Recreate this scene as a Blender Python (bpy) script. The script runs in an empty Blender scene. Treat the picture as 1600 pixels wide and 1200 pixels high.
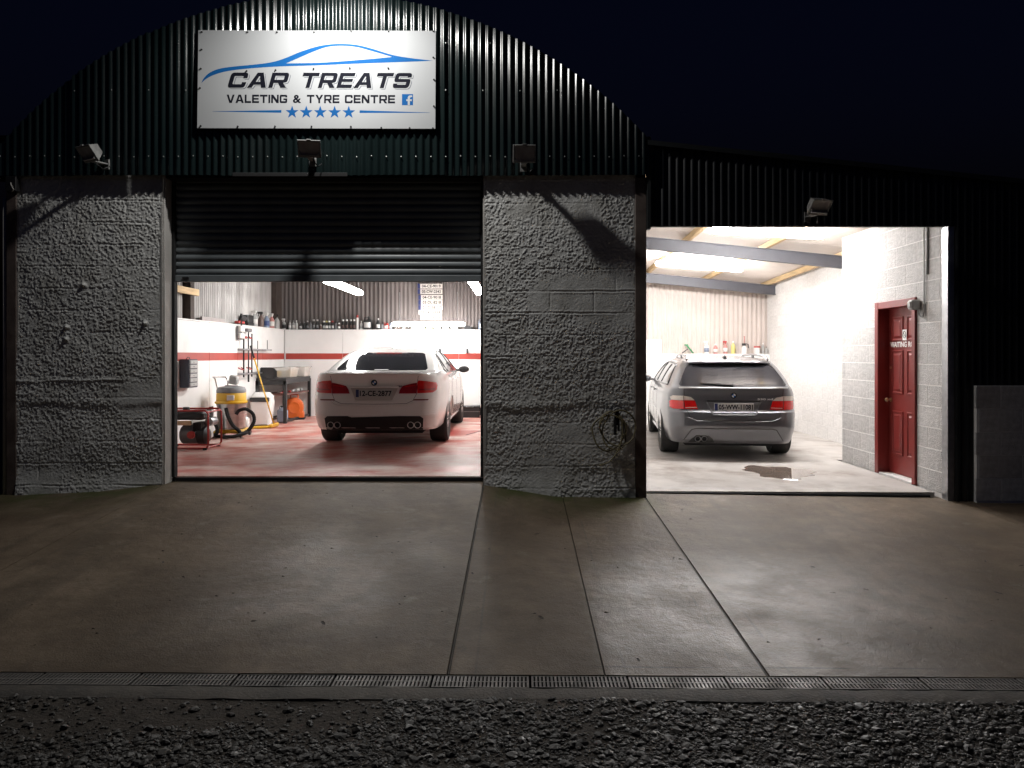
import bpy, bmesh, math, random
import numpy as np
from mathutils import Vector, Matrix, Euler
from mathutils.geometry import tessellate_polygon

random.seed(7)
R = math.radians
sc = bpy.context.scene
col = sc.collection

# ------------------------------------------------------------------ camera
# world: X right, Y into the buildings, Z up; the pillar faces stand on Y = 0
cam_d = bpy.data.cameras.new('camera')
cam = bpy.data.objects.new('camera', cam_d)
col.objects.link(cam)
cam.location = (0.0, -7.66, 1.33)
cam.rotation_euler = (R(90), 0, 0)
cam_d.sensor_width = 36.0
cam_d.lens = 26.19
cam_d.shift_x = -0.0075
cam_d.shift_y = -0.0281
cam_d.clip_start = 0.05
cam_d.clip_end = 2000
sc.camera = cam

# ------------------------------------------------------------------ night sky
w = bpy.data.worlds.new('World')
sc.world = w
w.use_nodes = True
nt = w.node_tree
nt.nodes.clear()
sky = nt.nodes.new('ShaderNodeTexSky')
sky.sky_type = 'NISHITA'
sky.sun_disc = False
sky.sun_elevation = R(-3.0)
sky.sun_rotation = R(180)
tint = nt.nodes.new('ShaderNodeMix'); tint.data_type = 'RGBA'; tint.blend_type = 'MULTIPLY'
tint.inputs[0].default_value = 1.0
tint.inputs[7].default_value = (0.22, 0.33, 0.95, 1)
bg = nt.nodes.new('ShaderNodeBackground'); bg.inputs[1].default_value = 0.085
wo = nt.nodes.new('ShaderNodeOutputWorld')
nt.links.new(sky.outputs[0], tint.inputs[6])
nt.links.new(tint.outputs[2], bg.inputs[0])
nt.links.new(bg.outputs[0], wo.inputs[0])

sc.view_settings.view_transform = 'Standard'
sc.view_settings.look = 'None'
sc.view_settings.exposure = 0.0
sc.view_settings.gamma = 1.0
sc.view_settings.use_curve_mapping = False
sc.render.engine = 'CYCLES'
sc.cycles.use_denoising = True
sc.cycles.max_bounces = 8
sc.cycles.diffuse_bounces = 5
sc.cycles.glossy_bounces = 4
sc.cycles.sample_clamp_indirect = 6.0

LEFT_TUBE = 90.0      # emission of the workshop battens
RIGHT_TUBE = 180.0     # emission of the lean-to battens
GABLE_W = 86.0        # watts of the floodlight on the gable

# ------------------------------------------------------------------ helpers
def srgb(r, g, b):
    f = lambda c: (c / 255 / 12.92) if c / 255 <= 0.04045 else ((c / 255 + 0.055) / 1.055) ** 2.4
    return (f(r), f(g), f(b))

_mats = {}
def mat(name, base, rough=0.6, metal=0.0, var=0.12, scale=6.0, bump=0.0, bscale=80.0,
        rvar=0.0, coat=0.0, per_obj=0.0, col2=None, c2scale=2.0, c2lo=0.45, c2hi=0.65,
        emit=None, estr=0.0, alpha=1.0, trans=0.0, spec=0.5, stretch=(1, 1, 1), detail=4.0):
    if name in _mats:
        return _mats[name]
    m = bpy.data.materials.new(name)
    m.use_nodes = True
    t = m.node_tree; N = t.nodes; L = t.links
    b = N['Principled BSDF']
    b.inputs['Roughness'].default_value = rough
    b.inputs['Metallic'].default_value = metal
    b.inputs['Specular IOR Level'].default_value = spec
    if coat:
        b.inputs['Coat Weight'].default_value = coat
        b.inputs['Coat Roughness'].default_value = 0.06
    tc = N.new('ShaderNodeTexCoord')
    mp = N.new('ShaderNodeMapping'); mp.inputs['Scale'].default_value = stretch
    L.new(tc.outputs['Object'], mp.inputs[0])
    no = N.new('ShaderNodeTexNoise'); no.inputs['Scale'].default_value = scale
    no.inputs['Detail'].default_value = detail
    L.new(mp.outputs[0], no.inputs['Vector'])
    cr = N.new('ShaderNodeValToRGB')
    e = cr.color_ramp.elements
    e[0].position = 0.25; e[1].position = 0.75
    e[0].color = (*[max(0, c * (1 - var)) for c in base], 1)
    e[1].color = (*[min(1, c * (1 + var)) for c in base], 1)
    L.new(no.outputs[0], cr.inputs[0])
    out = cr.outputs[0]
    if col2 is not None:
        n2 = N.new('ShaderNodeTexNoise'); n2.inputs['Scale'].default_value = c2scale
        n2.inputs['Detail'].default_value = 6; n2.inputs['Roughness'].default_value = 0.65
        L.new(mp.outputs[0], n2.inputs['Vector'])
        r2 = N.new('ShaderNodeMapRange')
        r2.inputs[1].default_value = c2lo; r2.inputs[2].default_value = c2hi
        L.new(n2.outputs[0], r2.inputs[0])
        mx = N.new('ShaderNodeMix'); mx.data_type = 'RGBA'
        L.new(r2.outputs[0], mx.inputs[0]); L.new(out, mx.inputs[6])
        mx.inputs[7].default_value = (*col2, 1)
        out = mx.outputs[2]
    if per_obj:
        oi = N.new('ShaderNodeObjectInfo')
        mr = N.new('ShaderNodeMapRange'); mr.inputs[3].default_value = 1 - per_obj; mr.inputs[4].default_value = 1 + per_obj
        L.new(oi.outputs['Random'], mr.inputs[0])
        mm = N.new('ShaderNodeMix'); mm.data_type = 'RGBA'; mm.blend_type = 'MULTIPLY'; mm.inputs[0].default_value = 1
        L.new(out, mm.inputs[6]); L.new(mr.outputs[0], mm.inputs[7])
        out = mm.outputs[2]
    L.new(out, b.inputs['Base Color'])
    if rvar:
        n3 = N.new('ShaderNodeTexNoise'); n3.inputs['Scale'].default_value = scale * 0.7; n3.inputs['Detail'].default_value = 5
        L.new(mp.outputs[0], n3.inputs['Vector'])
        r3 = N.new('ShaderNodeMapRange'); r3.inputs[1].default_value = .3; r3.inputs[2].default_value = .7
        r3.inputs[3].default_value = max(.02, rough - rvar); r3.inputs[4].default_value = min(1, rough + rvar)
        L.new(n3.outputs[0], r3.inputs[0]); L.new(r3.outputs[0], b.inputs['Roughness'])
    if bump:
        n4 = N.new('ShaderNodeTexNoise'); n4.inputs['Scale'].default_value = bscale; n4.inputs['Detail'].default_value = 5
        L.new(mp.outputs[0], n4.inputs['Vector'])
        bp = N.new('ShaderNodeBump'); bp.inputs['Strength'].default_value = bump; bp.inputs['Distance'].default_value = 0.01
        L.new(n4.outputs[0], bp.inputs['Height']); L.new(bp.outputs[0], b.inputs['Normal'])
    if emit is not None:
        b.inputs['Emission Color'].default_value = (*emit, 1)
        b.inputs['Emission Strength'].default_value = estr
    if alpha < 1: b.inputs['Alpha'].default_value = alpha
    if trans: b.inputs['Transmission Weight'].default_value = trans
    _mats[name] = m
    return m

class MB:
    """collects shapes, builds ONE mesh object"""
    def __init__(s, M=None):
        s.v = []; s.f = []; s.M = M
    def add(s, vs, fs):
        o = len(s.v)
        if s.M is not None:
            vs = [tuple(s.M @ Vector(p)) for p in vs]
        s.v.extend([tuple(p) for p in vs])
        s.f.extend([tuple(i + o for i in f) for f in fs])
        return s
    def box(s, x0, x1, y0, y1, z0, z1, c=0.0, M=None):
        if x0 > x1: x0, x1 = x1, x0
        if y0 > y1: y0, y1 = y1, y0
        if z0 > z1: z0, z1 = z1, z0
        if c <= 0:
            vs = [(x, y, z) for x in (x0, x1) for y in (y0, y1) for z in (z0, z1)]
            fs = [(0, 1, 3, 2), (4, 6, 7, 5), (0, 4, 5, 1), (2, 3, 7, 6), (0, 2, 6, 4), (1, 5, 7, 3)]
        else:
            lo = (x0, y0, z0); hi = (x1, y1, z1)
            vs = []; idx = {}
            for sx in (0, 1):
                for sy in (0, 1):
                    for sz in (0, 1):
                        S = (sx, sy, sz)
                        for a in range(3):
                            p = []
                            for k in range(3):
                                e = hi[k] if S[k] else lo[k]
                                if k != a: e += -c if S[k] else c
                                p.append(e)
                            idx[(S, a)] = len(vs); vs.append(tuple(p))
            fs = []
            for a in range(3):
                b_, c_ = (a + 1) % 3, (a + 2) % 3
                for sa in (0, 1):
                    q = []
                    for (sb, s_c) in ((0, 0), (1, 0), (1, 1), (0, 1)):
                        S = [0, 0, 0]; S[a] = sa; S[b_] = sb; S[c_] = s_c
                        q.append(idx[(tuple(S), a)])
                    fs.append(tuple(q) if sa else tuple(reversed(q)))
            for a in range(3):
                b_, c_ = (a + 1) % 3, (a + 2) % 3
                for sb in (0, 1):
                    for s_c in (0, 1):
                        S0 = [0, 0, 0]; S0[b_] = sb; S0[c_] = s_c
                        S1 = list(S0); S1[a] = 1
                        q = [idx[(tuple(S0), b_)], idx[(tuple(S1), b_)], idx[(tuple(S1), c_)], idx[(tuple(S0), c_)]]
                        if sb == s_c: q.reverse()
                        fs.append(tuple(q))
            for sx in (0, 1):
                for sy in (0, 1):
                    for sz in (0, 1):
                        S = (sx, sy, sz)
                        q = [idx[(S, 0)], idx[(S, 1)], idx[(S, 2)]]
                        if (sx + sy + sz) % 2 == 0: q.reverse()
                        fs.append(tuple(q))
        if M is not None: vs = [tuple(M @ Vector(p)) for p in vs]
        return s.add(vs, fs)
    def tube(s, pts, r, n=8, cap=True, closed=False):
        pts = [Vector(p) for p in pts]
        k = len(pts)
        rs = r if isinstance(r, (list, tuple)) else [r] * k
        T = []
        for i in range(k):
            if closed: d = pts[(i + 1) % k] - pts[i - 1]
            elif i == 0: d = pts[1] - pts[0]
            elif i == k - 1: d = pts[-1] - pts[-2]
            else: d = (pts[i + 1] - pts[i]).normalized() + (pts[i] - pts[i - 1]).normalized()
            T.append(d.normalized() if d.length > 1e-9 else Vector((0, 0, 1)))
        up = Vector((0, 0, 1)) if abs(T[0].z) < 0.9 else Vector((1, 0, 0))
        U = T[0].cross(up).normalized()
        vs = []; fs = []
        for i in range(k):
            U = (U - T[i] * U.dot(T[i])).normalized()
            V = T[i].cross(U)
            for j in range(n):
                a = 2 * math.pi * j / n
                vs.append(tuple(pts[i] + (U * math.cos(a) + V * math.sin(a)) * rs[i]))
        m = k if closed else k - 1
        for i in range(m):
            i2 = (i + 1) % k
            for j in range(n):
                j2 = (j + 1) % n
                fs.append((i * n + j, i * n + j2, i2 * n + j2, i2 * n + j))
        if cap and not closed:
            fs.append(tuple(range(n))[::-1]); fs.append(tuple((k - 1) * n + j for j in range(n)))
        return s.add(vs, fs)
    def lathe(s, prof, n=24, origin=(0, 0, 0), axis='z', M=None):
        vs = []; fs = []
        for (r, h) in prof:
            for j in range(n):
                a = 2 * math.pi * j / n
                x, y = r * math.cos(a), r * math.sin(a)
                p = {'z': (x, y, h), 'x': (h, x, y), 'y': (y, h, x)}[axis]
                vs.append((p[0] + origin[0], p[1] + origin[1], p[2] + origin[2]))
        for i in range(len(prof) - 1):
            for j in range(n):
                j2 = (j + 1) % n
                fs.append((i * n + j, i * n + j2, (i + 1) * n + j2, (i + 1) * n + j))
        if prof[0][0] > 1e-6: fs.append(tuple(range(n))[::-1])
        if prof[-1][0] > 1e-6: fs.append(tuple((len(prof) - 1) * n + j for j in range(n)))
        if M is not None: vs = [tuple(M @ Vector(p)) for p in vs]
        return s.add(vs, fs)
    def prism(s, poly, h0, h1, plane='xz'):
        """poly in a plane, extruded from h0 to h1 along the third axis"""
        n = len(poly)
        def P(a, b, h):
            return {'xz': (a, h, b), 'xy': (a, b, h), 'yz': (h, a, b)}[plane]
        vs = [P(a, b, h0) for a, b in poly] + [P(a, b, h1) for a, b in poly]
        tri = tessellate_polygon([[Vector((a, b, 0)) for a, b in poly]])
        fs = [tuple(t) for t in tri] + [tuple(i + n for i in reversed(t)) for t in tri]
        fs += [(i, (i + 1) % n, (i + 1) % n + n, i + n) for i in range(n)]
        return s.add(vs, fs)
    def build(s, name, m, parent=None, smooth=False, sharp=None):
        me = bpy.data.meshes.new(name)
        me.from_pydata(s.v, [], s.f)
        me.validate()
        bm = bmesh.new(); bm.from_mesh(me)
        bmesh.ops.remove_doubles(bm, verts=bm.verts, dist=1e-6)
        bmesh.ops.recalc_face_normals(bm, faces=bm.faces)
        bm.to_mesh(me); bm.free()
        return link(name, me, m, parent, smooth, sharp)

def link(name, me, m, parent=None, smooth=False, sharp=None):
    if m is not None and len(me.materials) == 0: me.materials.append(m)
    if smooth:
        me.shade_smooth()
        if sharp: me.set_sharp_from_angle(angle=R(sharp))
    o = bpy.data.objects.new(name, me)
    col.objects.link(o)
    if parent is not None: o.parent = parent
    return o

def tag(o, label=None, cat=None, group=None, kind=None):
    if label: o['label'] = label
    if cat: o['category'] = cat
    if group: o['group'] = group
    if kind: o['kind'] = kind
    return o

def thing(name, label, cat, loc=(0, 0, 0), rz=0.0, group=None):
    o = bpy.data.objects.new(name, None)
    o.empty_display_size = 0.1
    col.objects.link(o)
    o.location = loc; o.rotation_euler = (0, 0, rz)
    return tag(o, label, cat, group)

def instance(name, me, parent, loc, rot=(0, 0, 0), scale=(1, 1, 1)):
    o = bpy.data.objects.new(name, me)
    col.objects.link(o)
    o.parent = parent; o.location = loc; o.rotation_euler = rot; o.scale = scale
    return o

_rt = np.random.RandomState(3).rand(257, 257)
_rt[256] = _rt[0]; _rt[:, 256] = _rt[:, 0]
def vnoise(x, y, s, seed=0):
    x = np.asarray(x) * s + seed * 17.31; y = np.asarray(y) * s + seed * 9.17
    xi = np.floor(x); yi = np.floor(y); fx = x - xi; fy = y - yi
    xi = xi.astype(int) % 256; yi = yi.astype(int) % 256
    fx = fx * fx * (3 - 2 * fx); fy = fy * fy * (3 - 2 * fy)
    a = _rt[xi, yi]; b = _rt[xi + 1, yi]; c = _rt[xi, yi + 1]; d = _rt[xi + 1, yi + 1]
    return (a * (1 - fx) + b * fx) * (1 - fy) + (c * (1 - fx) + d * fx) * fy
def fbm(x, y, s, seed=0, o=4):
    t = 0; a = 1; n = 0
    for k in range(o):
        t = t + a * vnoise(x, y, s * 2 ** k, seed + k); n += a; a *= 0.5
    return t / n
def sstep(a, b, x):
    t = np.clip((np.asarray(x) - a) / (b - a), 0, 1)
    return t * t * (3 - 2 * t)

def text_tris(body, font_bold=0.0, shear=0.0):
    """default font -> (verts 2d, faces), normalised to bbox origin, returned with width, height"""
    cu = bpy.data.curves.new('t', 'FONT'); cu.body = body; cu.size = 1.0
    cu.offset = font_bold; cu.shear = shear; cu.resolution_u = 3
    o = bpy.data.objects.new('t', cu); col.objects.link(o)
    bpy.context.view_layer.update()
    dg = bpy.context.evaluated_depsgraph_get()
    me = bpy.data.meshes.new_from_object(o.evaluated_get(dg))
    vs = [(p.co.x, p.co.y) for p in me.vertices]; fs = [tuple(f.vertices) for f in me.polygons]
    bpy.data.objects.remove(o); bpy.data.curves.remove(cu); bpy.data.meshes.remove(me)
    x0 = min(a for a, b in vs); x1 = max(a for a, b in vs); y0 = min(b for a, b in vs); y1 = max(b for a, b in vs)
    return [((a - x0) / (x1 - x0), (b - y0) / (y1 - y0)) for a, b in vs], fs

def text_on(body, x0, x1, z0, z1, fn, name, m, parent, bold=0.02):
    """flat lettering stretched to a rectangle, each point placed by fn(u, v)"""
    vs, fs = text_tris(body, bold)
    mb = MB(); mb.add([fn(x0 + a * (x1 - x0), z0 + b * (z1 - z0)) for a, b in vs], fs)
    me = bpy.data.meshes.new(name); me.from_pydata(mb.v, [], mb.f)
    return link(name, me, m, parent)

# ------------------------------------------------------------------ materials
M_conc = None
def concrete_apron():
    m = bpy.data.materials.new('apron_concrete'); m.use_nodes = True
    t = m.node_tree; N = t.nodes; L = t.links; b = N['Principled BSDF']
    tc = N.new('ShaderNodeTexCoord')
    def noise(scale, det=5, rough=.6, vec=None):
        n = N.new('ShaderNodeTexNoise'); n.inputs['Scale'].default_value = scale
        n.inputs['Detail'].default_value = det; n.inputs['Roughness'].default_value = rough
        L.new(vec or tc.outputs['Object'], n.inputs['Vector']); return n.outputs[0]
    def rng(v, a, b_, c=0., d=1.):
        r = N.new('ShaderNodeMapRange'); r.inputs[1].default_value = a; r.inputs[2].default_value = b_
        r.inputs[3].default_value = c; r.inputs[4].default_value = d; L.new(v, r.inputs[0]); return r.outputs[0]
    def mix(f, a, b_, blend='MIX'):
        x = N.new('ShaderNodeMix'); x.data_type = 'RGBA'; x.blend_type = blend
        if isinstance(f, float): x.inputs[0].default_value = f
        else: L.new(f, x.inputs[0])
        for k, s_ in ((6, a), (7, b_)):
            if isinstance(s_, tuple): x.inputs[k].default_value = (*s_, 1)
            else: L.new(s_, x.inputs[k])
        return x.outputs[2]
    def math_(op, a, b_=None):
        x = N.new('ShaderNodeMath'); x.operation = op
        for k, s_ in ((0, a), (1, b_)):
            if s_ is None: continue
            if isinstance(s_, (int, float)): x.inputs[k].default_value = s_
            else: L.new(s_, x.inputs[k])
        return x.outputs[0]
    c = mix(rng(noise(0.9), .35, .68), (.098, .070, .045), (.205, .155, .108))
    c = mix(rng(noise(4.0, 6, .7), .42, .66, 0, .75), c, (.088, .064, .042))
    c = mix(rng(noise(75, 4, .7), .50, .72, 0, .6), c, (.07, .058, .044))
    c = mix(rng(noise(120, 3, .7), .60, .74, 0, .5), c, (.34, .31, .26))
    # faint tyre tracks running into the bays, oil spots and pale scuffs
    mp = N.new('ShaderNodeMapping'); mp.inputs['Scale'].default_value = (3.2, .35, 1)
    L.new(tc.outputs['Object'], mp.inputs[0])
    c = mix(rng(noise(1.6, 4, .6, mp.outputs[0]), .52, .74, 0, .45), c, (.075, .062, .048))
    c = mix(rng(noise(2.7, 6, .72), .60, .74, 0, .5), c, (.27, .245, .205))
    c = mix(rng(noise(1.9, 7, .7), .66, .72, 0, .6), c, (.06, .05, .042))
    sep = N.new('ShaderNodeSeparateXYZ'); L.new(tc.outputs['Object'], sep.inputs[0])
    # algae along the pillar feet
    gx = rng(sep.outputs[1], -.95, -.05)
    lx = rng(sep.outputs[0], -3.5, -4.0)
    rx = math_('MULTIPLY', rng(sep.outputs[0], -.4, -.2), rng(sep.outputs[0], 1.5, 1.2))
    g = math_('MULTIPLY', math_('MULTIPLY', gx, math_('MAXIMUM', lx, rx)), rng(noise(3.0), .3, .6))
    c = mix(math_('MULTIPLY', g, .9), c, (.050, .066, .014))
    # tooled edge lines beside the joints
    for x0 in (.555, 1.14, 1.41, -.23, -3.52):
        dx = math_('ABSOLUTE', math_('SUBTRACT', sep.outputs[0], x0))
        ln = math_('MULTIPLY', rng(dx, .010, .004), rng(noise(2.2), .42, .58))
        c = mix(math_('MULTIPLY', ln, .45), c, (.07, .06, .05))
    # short dark line before the drain
    dy = math_('ABSOLUTE', math_('SUBTRACT', sep.outputs[1], -3.72))
    ln = math_('MULTIPLY', math_('MULTIPLY', rng(dy, .010, .005), rng(sep.outputs[0], .35, .5)), rng(noise(1.6), .40, .5))
    c = mix(math_('MULTIPLY', ln, .8), c, (.04, .035, .03))
    L.new(c, b.inputs['Base Color'])
    # broad smooth damp patches, rougher between
    sep0 = N.new('ShaderNodeSeparateXYZ'); L.new(tc.outputs['Object'], sep0.inputs[0])
    d1 = math_('MULTIPLY', rng(sep0.outputs[1], -1.7, -2.5), math_('MULTIPLY', rng(sep0.outputs[0], .40, .50), rng(sep0.outputs[0], 3.4, 1.9)))
    d2 = math_('MULTIPLY', math_('MULTIPLY', rng(sep0.outputs[1], -1.2, -2.0), rng(sep0.outputs[1], -3.7, -3.0)), math_('MULTIPLY', rng(sep0.outputs[0], -2.6, -1.7), rng(sep0.outputs[0], -.45, -1.0)))
    damp = math_('MULTIPLY', math_('MAXIMUM', d1, math_('MULTIPLY', d2, .7)), rng(noise(1.7, 6, .65), .26, .62))
    L.new(rng(damp, 0, 1, .22, .62), b.inputs['Specular IOR Level'])
    rg = math_('SUBTRACT', rng(noise(.55, 4), .30, .72, .52, .66), math_('MULTIPLY', damp, .27))
    L.new(rg, b.inputs['Roughness'])
    b.inputs['Specular IOR Level'].default_value = 0.5
    bp = N.new('ShaderNodeBump'); bp.inputs['Strength'].default_value = .75; bp.inputs['Distance'].default_value = .006
    hh = math_('ADD', noise(110, 4), math_('MULTIPLY', noise(9, 3), 2.0))
    L.new(hh, bp.inputs['Height']); L.new(bp.outputs[0], b.inputs['Normal'])
    return m
M_apron = concrete_apron()
M_joint = mat('joint_filler', (.03, .027, .024), .9)
M_kerb = mat('kerb_concrete', (.085, .072, .058), .75, bump=.5, bscale=60, col2=(.05, .045, .04), c2scale=5)
M_soil = mat('soil', (.050, .040, .031), .9, var=.4, scale=12, bump=.8, bscale=60)
M_far = mat('far_ground', (.05, .048, .045), .9, var=.4, scale=2)
M_stone = mat('gravel', (.048, .043, .037), .58, var=.6, scale=25, rvar=.15)
M_render = mat('roughcast', (.78, .785, .765), .85, var=.12, scale=3, bump=.5, bscale=260, col2=(.56, .555, .52), c2scale=3, per_obj=.04)
M_plaster = mat('smooth_render', (.48, .465, .44), .85, var=.12, scale=5, bump=.5, bscale=120)
M_rust = mat('painted_stanchion', (.15, .115, .10), .7, var=.3, scale=7, bump=.2, col2=(.10, .07, .06), c2scale=6)
M_green = mat('green_cladding', (.0075, .0135, .0135), .20, var=.22, scale=3, rvar=.1, per_obj=.15, bump=.10, bscale=14, stretch=(1, 1, .25))
M_greend = mat('dark_cladding', (.009, .011, .014), .45, var=.3, scale=3, rvar=.1, per_obj=.15)
M_roofd = mat('roof_sheet', (.022, .026, .027), .7, var=.3)
M_shut = mat('shutter_paint', (.17, .19, .20), .45, var=.15, scale=5, rvar=.1)
M_black = mat('black_plastic', (.018, .018, .019), .45)
M_matblack = mat('matt_black', (.012, .012, .013), .85)
M_steel = mat('galvanised_steel', (.42, .42, .43), .42, .85, var=.2, scale=14, rvar=.12)
M_gal = mat('galvanised_sheet', (.30, .285, .275), .5, .2, var=.35, scale=4, rvar=.12, stretch=(1, 1, .3), per_obj=.1)
M_browncorr = mat('old_dull_sheet', (.125, .105, .10), .75, var=.3, scale=4, stretch=(1, 1, .2), per_obj=.1)
M_cream = mat('cream_sheet', (.54, .47, .43), .6, var=.08, scale=3, per_obj=.04)
M_white = mat('white_board', (.77, .76, .745), .42, var=.05, scale=2.5, col2=(.66, .635, .61), c2scale=1.4, c2lo=.55, c2hi=.8)
M_stripe = mat('red_stripe', (.36, .045, .032), .45, var=.1)
M_timber = mat('pale_timber', (.56, .40, .22), .7, var=.25, scale=5, stretch=(6, .6, 6), bump=.2)
M_post = mat('dark_timber', (.05, .036, .03), .8, var=.3)
M_beam = mat('grey_beam', (.095, .095, .11), .55, var=.12, scale=6)
M_ceil = mat('white_roof_sheet', (.72, .64, .58), .5, var=.08, scale=3)
M_block = mat('concrete_block', (.47, .455, .445), .85, var=.22, scale=22, bump=.8, bscale=70, per_obj=.10, col2=(.22, .21, .20), c2scale=40, c2lo=.66, c2hi=.74)
M_blockw = mat('pale_concrete_block', (.72, .695, .675), .8, var=.12, scale=22, bump=.6, bscale=70, per_obj=.06)
M_mortar = mat('mortar', (.70, .68, .66), .9, var=.12, scale=20, bump=.4)
M_blockd = mat('grey_block', (.55, .55, .555), .85, var=.25, scale=18, bump=.8, per_obj=.12)
M_mortard = mat('grey_mortar', (.78, .78, .78), .9)
M_red = mat('red_gloss_paint', (.185, .021, .018), .38, var=.1, scale=4, bump=.06, bscale=40)
M_brass = mat('worn_brass', (.45, .36, .22), .3, .9)
M_chrome = mat('chrome', (.75, .75, .76), .12, 1.0, var=.03)
M_signw = mat('sign_white', (.45, .465, .475), .7, spec=.2, var=.03, scale=2)
M_blue = mat('sign_blue', (.006, .105, .33), .75, spec=.15, var=.08)
M_ink = mat('sign_black', (.006, .007, .014), .75, spec=.12)
M_inkg = mat('sign_grey', (.07, .08, .12), .7, spec=.15)
M_white_p = mat('white_plastic', (.75, .74, .72), .4, var=.05)
M_hose = mat('hose_rubber', (.20, .175, .10), .5)
M_hgrey = mat('lamp_housing_grey', (.34, .34, .33), .5, .0, col2=(.2, .2, .2), c2scale=9)
M_glass_d = mat('lamp_glass', (.50, .48, .46), .35, var=.2, scale=12)
M_tubeL = mat('lit_diffuser_workshop', (.9, .9, .9), .5, emit=(1.0, .98, .955), estr=LEFT_TUBE)
M_tubeR = mat('lit_diffuser_lean_to', (.9, .9, .9), .5, emit=(1.0, .985, .975), estr=RIGHT_TUBE)
M_lampon = mat('lit_flood_glass', (.9, .9, .9), .5, emit=(1.0, .98, .95), estr=20)
# ================================================================== GROUND
ZD = lambda x: -0.32 - 0.006 * x                      # level of the drain
_fx = [-20, -5.2, -4.3, -3.75, -0.37, 0.38, 1.3, 4.5, 20]
_fz = [-.12, -.105, -.065, 0.0, 0.0, -.118, -.128, -.165, -.19]
def apron_z(x, y):
    zf = np.interp(x, _fx, _fz)
    t = np.clip(-np.asarray(y) / 3.81, 0, 1)
    return zf + (ZD(np.asarray(x)) - zf) * t

mb = MB(); mb.add([(-400, -400, -.60), (400, -400, -.60), (400, 400, -.60), (-400, 400, -.60)], [(0, 1, 2, 3)])
tag(mb.build('ground', M_far), kind='structure')

def height_sheet(name, x0, x1, y0, y1, res, fz, m, parent=None, skirt=0.0):
    nx = max(2, int((x1 - x0) / res) + 1); ny = max(2, int((y1 - y0) / res) + 1)
    xs = np.linspace(x0, x1, nx); ys = np.linspace(y0, y1, ny)
    X, Y = np.meshgrid(xs, ys, indexing='ij')
    Z = fz(X, Y)
    vs = np.stack([X.ravel(), Y.ravel(), Z.ravel()], 1).tolist()
    fs = [(i * ny + j, (i + 1) * ny + j, (i + 1) * ny + j + 1, i * ny + j + 1) for i in range(nx - 1) for j in range(ny - 1)]
    if skirt:
        ring = [i * ny for i in range(nx)] + [(nx - 1) * ny + j for j in range(1, ny)] + \
               [i * ny + ny - 1 for i in range(nx - 2, -1, -1)] + [j for j in range(ny - 2, 0, -1)]
        o = len(vs)
        vs += [[vs[i][0], vs[i][1], vs[i][2] - skirt] for i in ring]
        n = len(ring)
        fs += [(ring[k], o + k, o + (k + 1) % n, ring[(k + 1) % n]) for k in range(n)]
    me = bpy.data.meshes.new(name); me.from_pydata(vs, [], fs); me.validate()
    bm = bmesh.new(); bm.from_mesh(me); bmesh.ops.recalc_face_normals(bm, faces=bm.faces); bm.to_mesh(me); bm.free()
    return link(name, me, m, parent, True, 40)

apron = tag(height_sheet('apron', -9.2, 9.2, -3.80, .23, .3, lambda x, y: apron_z(x, y) - .016, M_joint), kind='structure')
edges = [(-9.2, -3.66, .004, .003), (-3.66, -.37, .003, .009), (-.37, .44, .009, .004), (.44, 1.285, .004, .010), (1.285, 4.52, .010, .003), (4.52, 9.2, .003, .003)]
for a, b_, ga, gb in edges:
    height_sheet('slab', a + ga, b_ - gb, -3.81, .22, .07,
                 lambda x, y: apron_z(x, y) + .004 * (vnoise(x, y, 1.7, 4) - .5) + .0025 * (vnoise(x, y, 5, 9) - .5), M_apron, apron, .03)
for x0 in (-.37, 1.285):
    height_sheet('joint_strip', x0 - .0035, x0 + .0035, -3.80, .0, .2, lambda x, y: apron_z(x, y) - .005, M_kerb, apron)

# channel drain: trough (setting) and lift-out gratings (things)
tr = MB()
for x in np.arange(-5.0, 5.0, .5):
    z0, z1 = ZD(x), ZD(x + .5)
    tr.add([(x, -3.955, z0 - .11), (x + .5, -3.955, z1 - .11), (x + .5, -3.812, z1 - .11), (x, -3.812, z0 - .11)], [(0, 1, 2, 3)])
    for y in (-3.955, -3.812):
        tr.add([(x, y, z0 - .11), (x + .5, y, z1 - .11), (x + .5, y, z1 - .004), (x, y, z0 - .004)], [(0, 1, 2, 3)])
tag(tr.build('drain_channel', M_matblack), kind='structure')
g = MB()
g.box(.006, .494, -.066, -.058, -.02, 0); g.box(.006, .494, .058, .066, -.02, 0); g.box(.006, .494, -.006, .006, -.02, -.0005)
for k in range(25):
    x = .006 + k * (.488 - .0115) / 24
    g.box(x, x + .0115, -.058, -.006, -.018, -.001); g.box(x, x + .0115, .006, .058, -.018, -.001)
M_grate = mat('grating_iron', (.13, .12, .11), .58, .25, var=.3, scale=9, rvar=.15, per_obj=.35)
gr0 = None
ordn = ['first', 'second', 'third', 'fourth', 'fifth', 'sixth', 'seventh', 'eighth', 'ninth', 'tenth', 'eleventh', 'twelfth', 'thirteenth', 'fourteenth',
        'fifteenth', 'sixteenth', 'seventeenth', 'eighteenth', 'nineteenth', 'twentieth', 'twenty-first', 'twenty-second', 'twenty-third', 'twenty-fourth',
        'twenty-fifth', 'twenty-sixth', 'twenty-seventh', 'twenty-eighth', 'twenty-ninth', 'thirtieth', 'thirty-first', 'thirty-second', 'thirty-third',
        'thirty-fourth', 'thirty-fifth', 'thirty-sixth', 'thirty-seventh', 'thirty-eighth', 'thirty-ninth', 'fortieth']
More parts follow.
